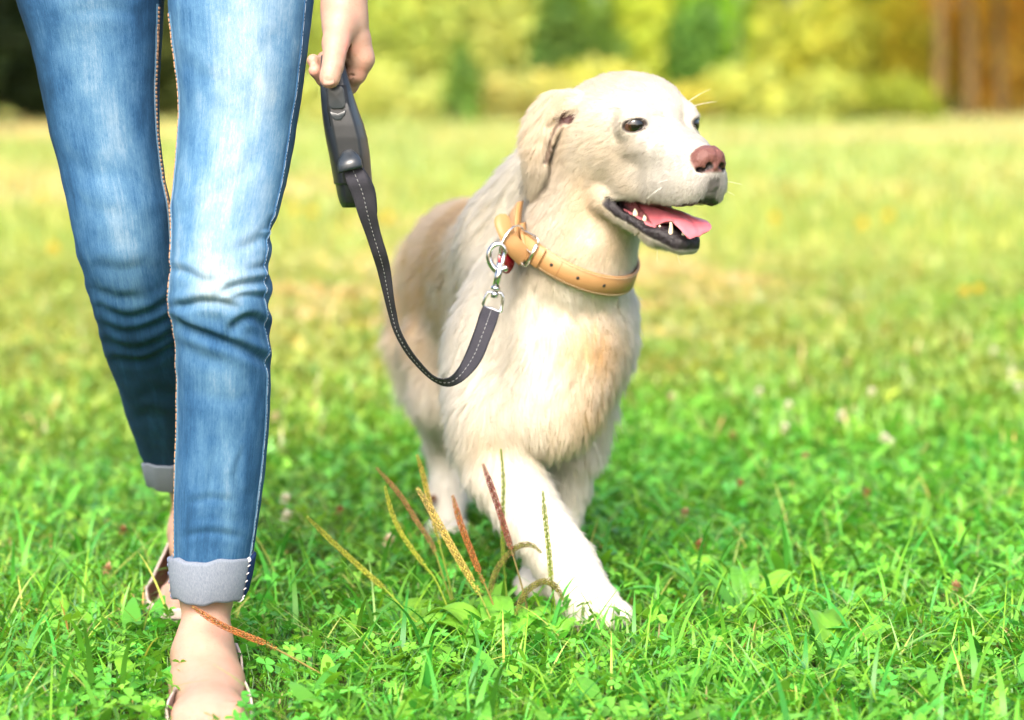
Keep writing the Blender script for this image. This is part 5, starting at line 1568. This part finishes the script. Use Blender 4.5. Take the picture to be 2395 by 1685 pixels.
    for k in range(n):
        pl, pr = D(*Lp[k], dd[k]), D(*Rp[k], dd[k]); gap = np.linalg.norm(pr - pl); ex = math.sqrt(max(0, .0185 ** 2 - gap ** 2)) / 2
        A.append(D(*Lp[k], dd[k] + ex)); B.append(D(*Rp[k], dd[k] - ex))
    A, B = np.array(A), np.array(B)
    ker = np.exp(-(np.arange(-4, 5) / 2.5) ** 2); ker /= ker.sum()
    for X in (A, B):
        for c in range(3): X[:, c] = np.convolve(np.pad(X[:, c], 4, 'edge'), ker, 'valid')
    mt = mat('tape_webbing', (.045, .043, .055), .8, spec=.2); N = NT(mt); nz = N.noise(1500, 2); N.l(N.mix(nz, (.018, .017, .023), (.048, .046, .058)), N.b.inputs['Base Color']); N.bump(nz, .6, .0006)
    nu = 9; G = np.stack([A * (1 - s_) + B * s_ for s_ in np.linspace(0, 1, nu)], 1)
    T = np.gradient(G[:, 4], axis=0); nrm = np.cross(T, B - A); nrm /= np.linalg.norm(nrm, axis=1)[:, None]; cam_dir = np.array([0, 0, CAM_H]) - G[:, 4]
    sg = np.sign((nrm * cam_dir).sum(1)); nrm_c = nrm * sg[:, None]
    V = np.concatenate([(G + nrm[:, None] * .0006).reshape(-1, 3), (G - nrm[:, None] * .0006).reshape(-1, 3)])
    F = []
    for sd in (0, 1):
        o0 = sd * n * nu
        for i in range(n - 1):
            for k in range(nu - 1):
                q = (o0 + i * nu + k, o0 + i * nu + k + 1, o0 + (i + 1) * nu + k + 1, o0 + (i + 1) * nu + k); F.append(q if sd == 0 else q[::-1])
    for i in range(n - 1):
        for k in (0, nu - 1): F.append((i * nu + k, (i + 1) * nu + k, n * nu + (i + 1) * nu + k, n * nu + i * nu + k))
    tape = obj('tape', mesh_data('tape', V, np.array(F), mt), root)
    b = MB(); S_ = np.concatenate([[0], np.cumsum(np.linalg.norm(np.diff(G[:, 4], axis=0), axis=1))])
    for s0 in np.arange(.004, S_[-1] - .004, .0062):
        P = []
        for s_ in (s0, s0 + .0033):
            f = np.interp(s_, S_, np.arange(n)); i = min(int(f), n - 2); f -= i; P.append(G[i, 4] * (1 - f) + G[i + 1, 4] * f + (nrm_c[i] * (1 - f) + nrm_c[i + 1] * f) * .0009)
        b.tube(P, .00030, 5)
    b.build('stitching', mat('white_stitch', (.34, .34, .34), .7), tape)['kind'] = 'stuff'
    # short end of the tape folded back beside the nozzle
    b = MB(); P = spline([D(806, 376, 2.915), D(824, 405, 2.925), D(834, 430, 2.932), D(838, 470, 2.937), D(836, 490, 2.934)], 16); Vv = []
    for p in P: Vv += [p + [-.0012, -.003, 0], p + [.0030, .006, 0]]
    b.add(Vv, [(2 * i, 2 * i + 1, 2 * i + 3, 2 * i + 2) for i in range(15)]); t2 = b.build('tape_fold', mt, root); sd = t2.modifiers.new('thick', 'SOLIDIFY'); sd.thickness = .0012
    # swivel snap hook
    q = CD0 - .050
    hk = MB(); hk.tube(spline([D(1121, 612, q), D(1106, 600, q), D(1097, 582, q), D(1098, 564, q), D(1107, 551, q), D(1121, 548, q), D(1131, 557, q), D(1132, 570, q)], 26), np.interp(np.linspace(0, 1, 26), [0, .25, .6, 1], [.0046, .0044, .0034, .0026]), 10)
    hook = hk.build('snap_hook', M['chrome'], root)
    b = MB(); b.tube([D(1131, 566, q), D(1127, 590, q - .001), D(1120, 600, q - .001)], [.0024, .0026, .0042], 10); b.tube([D(1123, 590, q - .002), D(1116, 622, q - .002), D(1111, 646, q - .002)], [.0050, .0048, .0046], 12); b.build('bolt', M['chrome'], hook)
    b = MB(); b.sphere(D(1133, 603, q - .004), (.0035, .003, .0045), 10, 7); b.build('thumb_catch', M['chrome'], hook)
    b = MB(); b.tube([D(1112, 643, q - .002), D(1111, 650, q - .002)], .0066, 14); b.tube([D(1110, 654, q - .002), D(1108, 668, q - .002)], [.0050, .0050], 12)
    b.tube([D(x, y, q - .002) for x, y in ((1094, 656), (1109, 655), (1124, 658), (1128, 666), (1126, 684), (1123, 700), (1116, 699), (1102, 692), (1087, 690), (1083, 682), (1088, 668))], .0022, 8, closed=True)
    b.build('swivel', M['chrome'], hook)
    return root
make_lead()

# ------------------------------------------------------------------ plantain stalks, leaves, clover flowers
def stalk(pts, d, spike, cols, label, r=.0024, seed=1):
    r *= 1.75
    """pts from the tip down to the base; spike = share of the length that carries seeds"""
    g = np.random.default_rng(seed)
    P = np.array([D(x, y, d) for x, y in pts])
    if P[-1, 2] > 0: P = np.vstack([P, [P[-1, 0] + (P[-1, 0] - P[-2, 0]) * .6, d, -.01]])
    C = spline(P, 60)
    root = empty('plantain_stalk', (C[-1][0], d, 0)); tag(root, label, 'plant stalk', 'plantain seed stalks in front of the dog')
    s_ = np.concatenate([[0], np.cumsum(np.linalg.norm(np.diff(C, axis=0), axis=1))]); Ls = s_[-1] * spike
    b = MB(); b.tube(C, np.interp(s_, [0, Ls, s_[-1]], [.0008, .0013, .0017]), 6)
    b.cur = cols[2]; b.C = [np.tile(np.array(cols[2]), (len(v), 1)) for v in b.V]; b.build('stem', M['plant'], root, color=True)
    b = MB(); k = 0; pos = 0.0
    while pos < Ls:
        t = pos / Ls; p = np.array([np.interp(pos, s_, C[:, c]) for c in range(3)]); q = np.array([np.interp(pos + .003, s_, C[:, c]) for c in range(3)])
        ax = (p - q) / np.linalg.norm(p - q); rm = rotm(ax, np.array([.3, 1, .2])); a = k * 2.4
        out = rm @ np.array([0, math.cos(a), math.sin(a)]); rr_ = r * (.55 + .45 * min(1, t * 5)) * (1 - .35 * max(0, t - .8) * 5)
        if t > .86 and g.random() < .45: k += 1; pos += .0009; continue
        col = np.array(cols[0]) * (1 - t) + np.array(cols[1]) * t; b.cur = np.clip(col * 1.3 * (.6 + .8 * g.random()) , .004, .9)
        c = p + out * rr_ * .66; tipv = c + out * rr_ * .34 + ax * rr_ * .60; w1 = np.cross(out, ax)
        s2 = rr_ * .30
        b.add([c - ax * s2, c + w1 * s2, c - w1 * s2, c + out * s2, tipv], [(0, 1, 3), (0, 3, 2), (1, 4, 3), (3, 4, 2), (0, 2, 1), (1, 2, 4)])
        if g.random() < .22:
            b.cur = (.55, .46, .28); e = tipv + (out * .9 + ax * .4) * rr_ * .5; b.add([tipv, tipv + w1 * .0004, e], [(0, 1, 2)])
        k += 1; pos += .00042
    b.build('seed_spike', M['plant'], root, color=True, smooth=False)

RED = ((.17, .035, .045), (.24, .085, .05), (.20, .16, .06)); RUST = ((.30, .10, .025), (.36, .14, .04), (.24, .20, .05)); GRN = ((.16, .21, .03), (.20, .25, .03), (.16, .27, .03)); OCH = ((.36, .27, .04), (.40, .32, .06), (.24, .31, .05)); TAN = ((.40, .30, .10), (.40, .32, .07), (.26, .33, .06)); OLV = ((.17, .15, .03), (.15, .14, .03), (.18, .25, .04)); YGR = ((.34, .33, .04), (.38, .38, .05), (.26, .36, .04)); BRN = ((.26, .12, .05), (.30, .17, .07), (.22, .26, .05))
SK = [([(688, 1159), (748, 1218), (823, 1286), (868, 1326), (906, 1368), (955, 1417), (985, 1446)], 3.10, .60, YGR, 'yellow plantain stalk leaning far left, the leftmost of the clump', .0022),
      ([(863, 1091), (876, 1142), (899, 1195), (936, 1248), (972, 1294), (997, 1346), (1008, 1384), (1014, 1420)], 3.14, .55, YGR, 'thin bent yellow plantain stalk second from the left', .0020),
      ([(844, 1050), (895, 1108), (936, 1172), (970, 1225), (992, 1290), (1019, 1368), (1030, 1420)], 3.18, .58, BRN, 'brown plantain stalk slanting left behind the yellow ones', .0021),
      ([(935, 1020), (951, 1075), (970, 1158), (985, 1218), (1004, 1293), (1021, 1372), (1030, 1425)], 3.20, .50, OCH, 'tall ochre plantain stalk behind the thick tan one', .0022),
      ([(935, 1095), (970, 1150), (1008, 1218), (1038, 1270), (1068, 1320), (1095, 1376), (1132, 1465)], 3.08, .62, TAN, 'thick tan plantain stalk with a heavy seed head', .0030),
      ([(1015, 1112), (1031, 1169), (1053, 1229), (1076, 1286), (1102, 1346), (1144, 1455)], 3.10, .52, RUST, 'rust orange plantain stalk standing in the clump', .0026),
      ([(1083, 1041), (1106, 1105), (1129, 1176), (1151, 1248), (1174, 1331), (1200, 1455)], 3.11, .52, RED, 'dark red plantain stalk in front of the foreleg', .0026),
      ([(1123, 1007), (1129, 1082), (1127, 1195), (1132, 1293), (1144, 1384), (1170, 1455)], 3.14, .66, GRN, 'tall upright green plantain stalk crossing the dark red one', .0019),
      ([(1217, 1101), (1223, 1169), (1232, 1248), (1236, 1301), (1245, 1365), (1253, 1433)], 3.09, .60, GRN, 'straight green plantain stalk against the raised foreleg', .0023),
      ([(1214, 1240), (1193, 1223), (1163, 1225), (1136, 1248), (1114, 1278), (1100, 1330), (1112, 1420)], 3.12, .62, OLV, 'olive plantain stalk arching over beside the red one', .0024),
      ([(1262, 1346), (1249, 1320), (1223, 1304), (1193, 1316), (1172, 1340), (1150, 1400), (1150, 1450)], 3.08, .60, OLV, 'short olive plantain stalk arching low by the paw', .0026),
      ([(431, 1361), (491, 1399), (551, 1426), (600, 1446), (691, 1495), (745, 1532), (775, 1575)], 2.825, .48, RUST, 'rust brown plantain stalk lying across the bare ankle', .0024)]
for i, (p, d, sp, c, lab, r) in enumerate(SK): stalk(p, d, sp, c, lab, r, 50 + i)

def broad_leaf(base, ang, L, wd, rise, droop, col, parent=None, seed=0, name='leaf'):
    g = np.random.default_rng(seed); nu, nv = 15, 11; V, C = [], []
    ca, sa = math.cos(ang), math.sin(ang)
    for i in range(nu):
        t = i / (nu - 1); w_ = wd * (.12 + .88 * math.sin(math.pi * min(1, t * 1.02) ** .85) ** .8 if 0 < t < 1 else .06)
        for k in range(nv):
            s_ = k / (nv - 1) * 2 - 1; rib = .0010 * math.cos(s_ * 9.4) * (w_ / wd)
            z = rise * math.sin(t * 1.9) * L - droop * L * t * t + .18 * w_ * s_ * s_ + rib + .002 * math.sin(t * 9 + s_ * 3 + seed)
            x = t * L; y = s_ * w_
            V.append([base[0] + x * ca - y * sa, base[1] + x * sa + y * ca, base[2] + z]); C.append(np.array(col) * (1.25 if abs(s_) < .12 else 1) * (.92 + .16 * g.random()))
    F = [(i * nv + k, i * nv + k + 1, (i + 1) * nv + k + 1, (i + 1) * nv + k) for i in range(nu - 1) for k in range(nv - 1)]
    return obj(name, mesh_data(name, np.array(V), np.array(F), M['plant'], np.array(C)), parent)

def plantain(xd, yd, leaves, label, seed):
    y = ground_y(yd * K); x = (xd * K - CX) / F_PX * y
    root = empty('plantain_plant', (x, y, 0)); tag(root, label, 'plant', 'broad leaved plantain plants')
    for i, (a, L, w_, rise, droop) in enumerate(leaves):
        broad_leaf((x, y, .004), R(a), L, w_, rise, droop, vary(np.array([.13, .34, .03]), 1, .2, .15)[0], root, seed * 10 + i)
plantain(1120, 1480, [(178, .125, .030, .52, .28), (150, .115, .026, .62, .25), (95, .10, .022, .75, .2), (40, .085, .022, .7, .2), (215, .09, .022, .5, .3), (-20, .08, .02, .6, .25), (-75, .07, .02, .55, .3)], 'broad leaved plantain at the foot of the seed stalks', 3)
plantain(1235, 1475, [(170, .04, .017, .9, .2), (60, .06, .018, .8, .25), (-60, .07, .02, .5, .25), (120, .065, .02, .9, .2)], 'small plantain with a round leaf in front of the paw', 4)
plantain(905, 1440, [(160, .07, .024, .6, .3), (60, .075, .024, .7, .25), (-40, .06, .02, .5, .25), (230, .06, .02, .5, .3)], 'low plantain left of the seed stalks', 5)
plantain(1690, 1400, [(35, .09, .020, .75, .15), (150, .085, .022, .6, .25), (95, .08, .02, .9, .2), (-30, .08, .02, .5, .3), (220, .07, .02, .5, .3)], 'broad leaved weed in the grass right of the dog', 6)
plantain(1560, 1340, [(60, .07, .02, .8, .2), (150, .07, .022, .7, .2), (-10, .07, .02, .6, .3)], 'small leafy weed just right of the front paw', 7)
plantain(1900, 1500, [(20, .09, .024, .6, .2), (110, .085, .022, .8, .2), (190, .08, .024, .5, .3), (-60, .07, .02, .5, .3)], 'broad leaved weed near the lower right corner', 8)
plantain(1545, 1610, [(80, .06, .022, .8, .1), (130, .06, .02, .6, .2), (20, .06, .02, .5, .2)], 'large blurred leaf of a weed at the bottom edge', 9)
plantain(150, 1430, [(60, .08, .022, .6, .3), (150, .07, .02, .7, .2), (-30, .07, .022, .5, .3), (250, .06, .02, .5, .3)], 'broad leaved weed in the grass left of the feet', 10)

def flower(xd, yd, h, size, col, label, name, group, cat='flower', seed=0, petals=46):
    g = np.random.default_rng(seed); y = F_PX * (CAM_H - h) / (yd * K - HOR); x = (xd * K - CX) / F_PX * y
    root = empty(name, (x, y, 0)); tag(root, label, cat, group)
    b = MB(); b.cur = (.13, .26, .04); b.tube(spline([(x + g.normal(0, .01), y + .005, -.005), (x + .003, y, h * .5), (x, y, h - size * .4)], 8), .0010, 5); b.build('stem', M['plant'], root, color=True)
    b = MB()
    for k in range(petals):
        a = k * 2.4; z = 1 - 1.7 * k / petals; q = math.sqrt(max(0, 1 - min(1, abs(z)) ** 2)); d = np.array([q * math.cos(a), q * math.sin(a), z]); d /= np.linalg.norm(d)
        c = np.array([x, y, h]); w_ = np.cross(d, [.3, .2, 1.0]); w_ /= np.linalg.norm(w_); s_ = size * (.85 + .3 * g.random())
        b.cur = np.clip(np.array(col) * (.8 + .4 * g.random()), 0, .9); p0 = c + d * s_ * .25; p1 = c + d * s_ + np.array([0, 0, .15 * s_])
        b.add([p0, (p0 + p1) / 2 + w_ * s_ * .2, p1, (p0 + p1) / 2 - w_ * s_ * .2], [(0, 1, 2, 3)])
    b.build('flower_head', M['plant'], root, color=True, smooth=False)
WH = [(1706, 883, 'white clover flower nearest the chest of the dog'), (1773, 914, 'white clover flower, upper one of a pair right of the dog'), (1765, 964, 'white clover flower, lower one of a pair right of the dog'), (1891, 936, 'white clover flower in the middle of the right lawn'), (1960, 883, 'white clover flower right of the middle of the lawn'),
      (2004, 999, 'lower right white clover flower in the lawn'), (1990, 988, 'small white clover flower touching its larger neighbour'), (2234, 790, 'white clover flower near the right edge, higher up'), (2276, 836, 'white clover flower at the right edge'), (2292, 872, 'white clover flower cut by the right edge'), (1508, 895, 'faint pale clover flower beside the belly'),
      (632, 1128, 'white clover flower right of the jeans, upper one'), (634, 1168, 'white clover flower right of the jeans, lower one'), (612, 938, 'pale clover flower peeping out behind the calf'), (866, 1225, 'fading cream clover flower left of the plantain stalks')]
for i, (x, y, lab) in enumerate(WH): flower(x, y, .075, .0125, (.66, .64, .57) if i not in (10, 13, 14) else (.55, .45, .32), lab, 'clover_flower', 'white clover flowers in the lawn', seed=i)
BR_ = [(1903, 816, 'brown withered clover head high in the right lawn'), (2057, 792, 'pinkish withered clover head further right'), (1646, 982, 'orange brown withered clover head right of the dog'), (1812, 1029, 'withered orange clover head below the white flowers'), (1954, 1114, 'dark brown withered clover head on a stalk'), (1665, 1093, 'withered brown clover head left of the tall blades'), (1540, 1160, 'reddish withered clover head by the leg of the dog'), (1575, 1235, 'reddish withered clover head low by the foreleg'),
       (262, 1200, 'rusty withered clover head left of the jeans'), (225, 1290, 'large withered clover head in the grass on the left'), (755, 1155, 'pinkish withered clover head behind the stalks'), (968, 1130, 'brown withered clover head left of the hind leg'), (2160, 1330, 'dark brown dry clover head at the right')]
for i, (x, y, lab) in enumerate(BR_): flower(x, y, .065, .0100, (.30, .13, .06) if i % 3 else (.40, .24, .14), lab, 'withered_clover_head', 'withered clover heads in the lawn', seed=40 + i)
YL = [(2165, 656, 'yellow flower, left one of a pair at the right'), (2197, 650, 'yellow flower, right one of a pair at the right'), (1735, 490, 'blurred yellow flower right of the open mouth'), (1990, 486, 'blurred yellow flower further right in the meadow'), (1935, 505, 'blurred yellow flower between two others'), (700, 478, 'blurred yellow flower left of the tape'), (660, 470, 'blurred yellow flower next to the knee'), (95, 440, 'blurred yellow flower left of the jeans'), (118, 560, 'blurred yellow flower low on the left'), (868, 492, 'blurred yellow flower between tape and dog')]
for i, (x, y, lab) in enumerate(YL): flower(x, y, .09, .021 if y > 600 else .032, (.72, .50, .02), lab, 'yellow_flower', 'yellow flowers in the far meadow', seed=80 + i, petals=40)
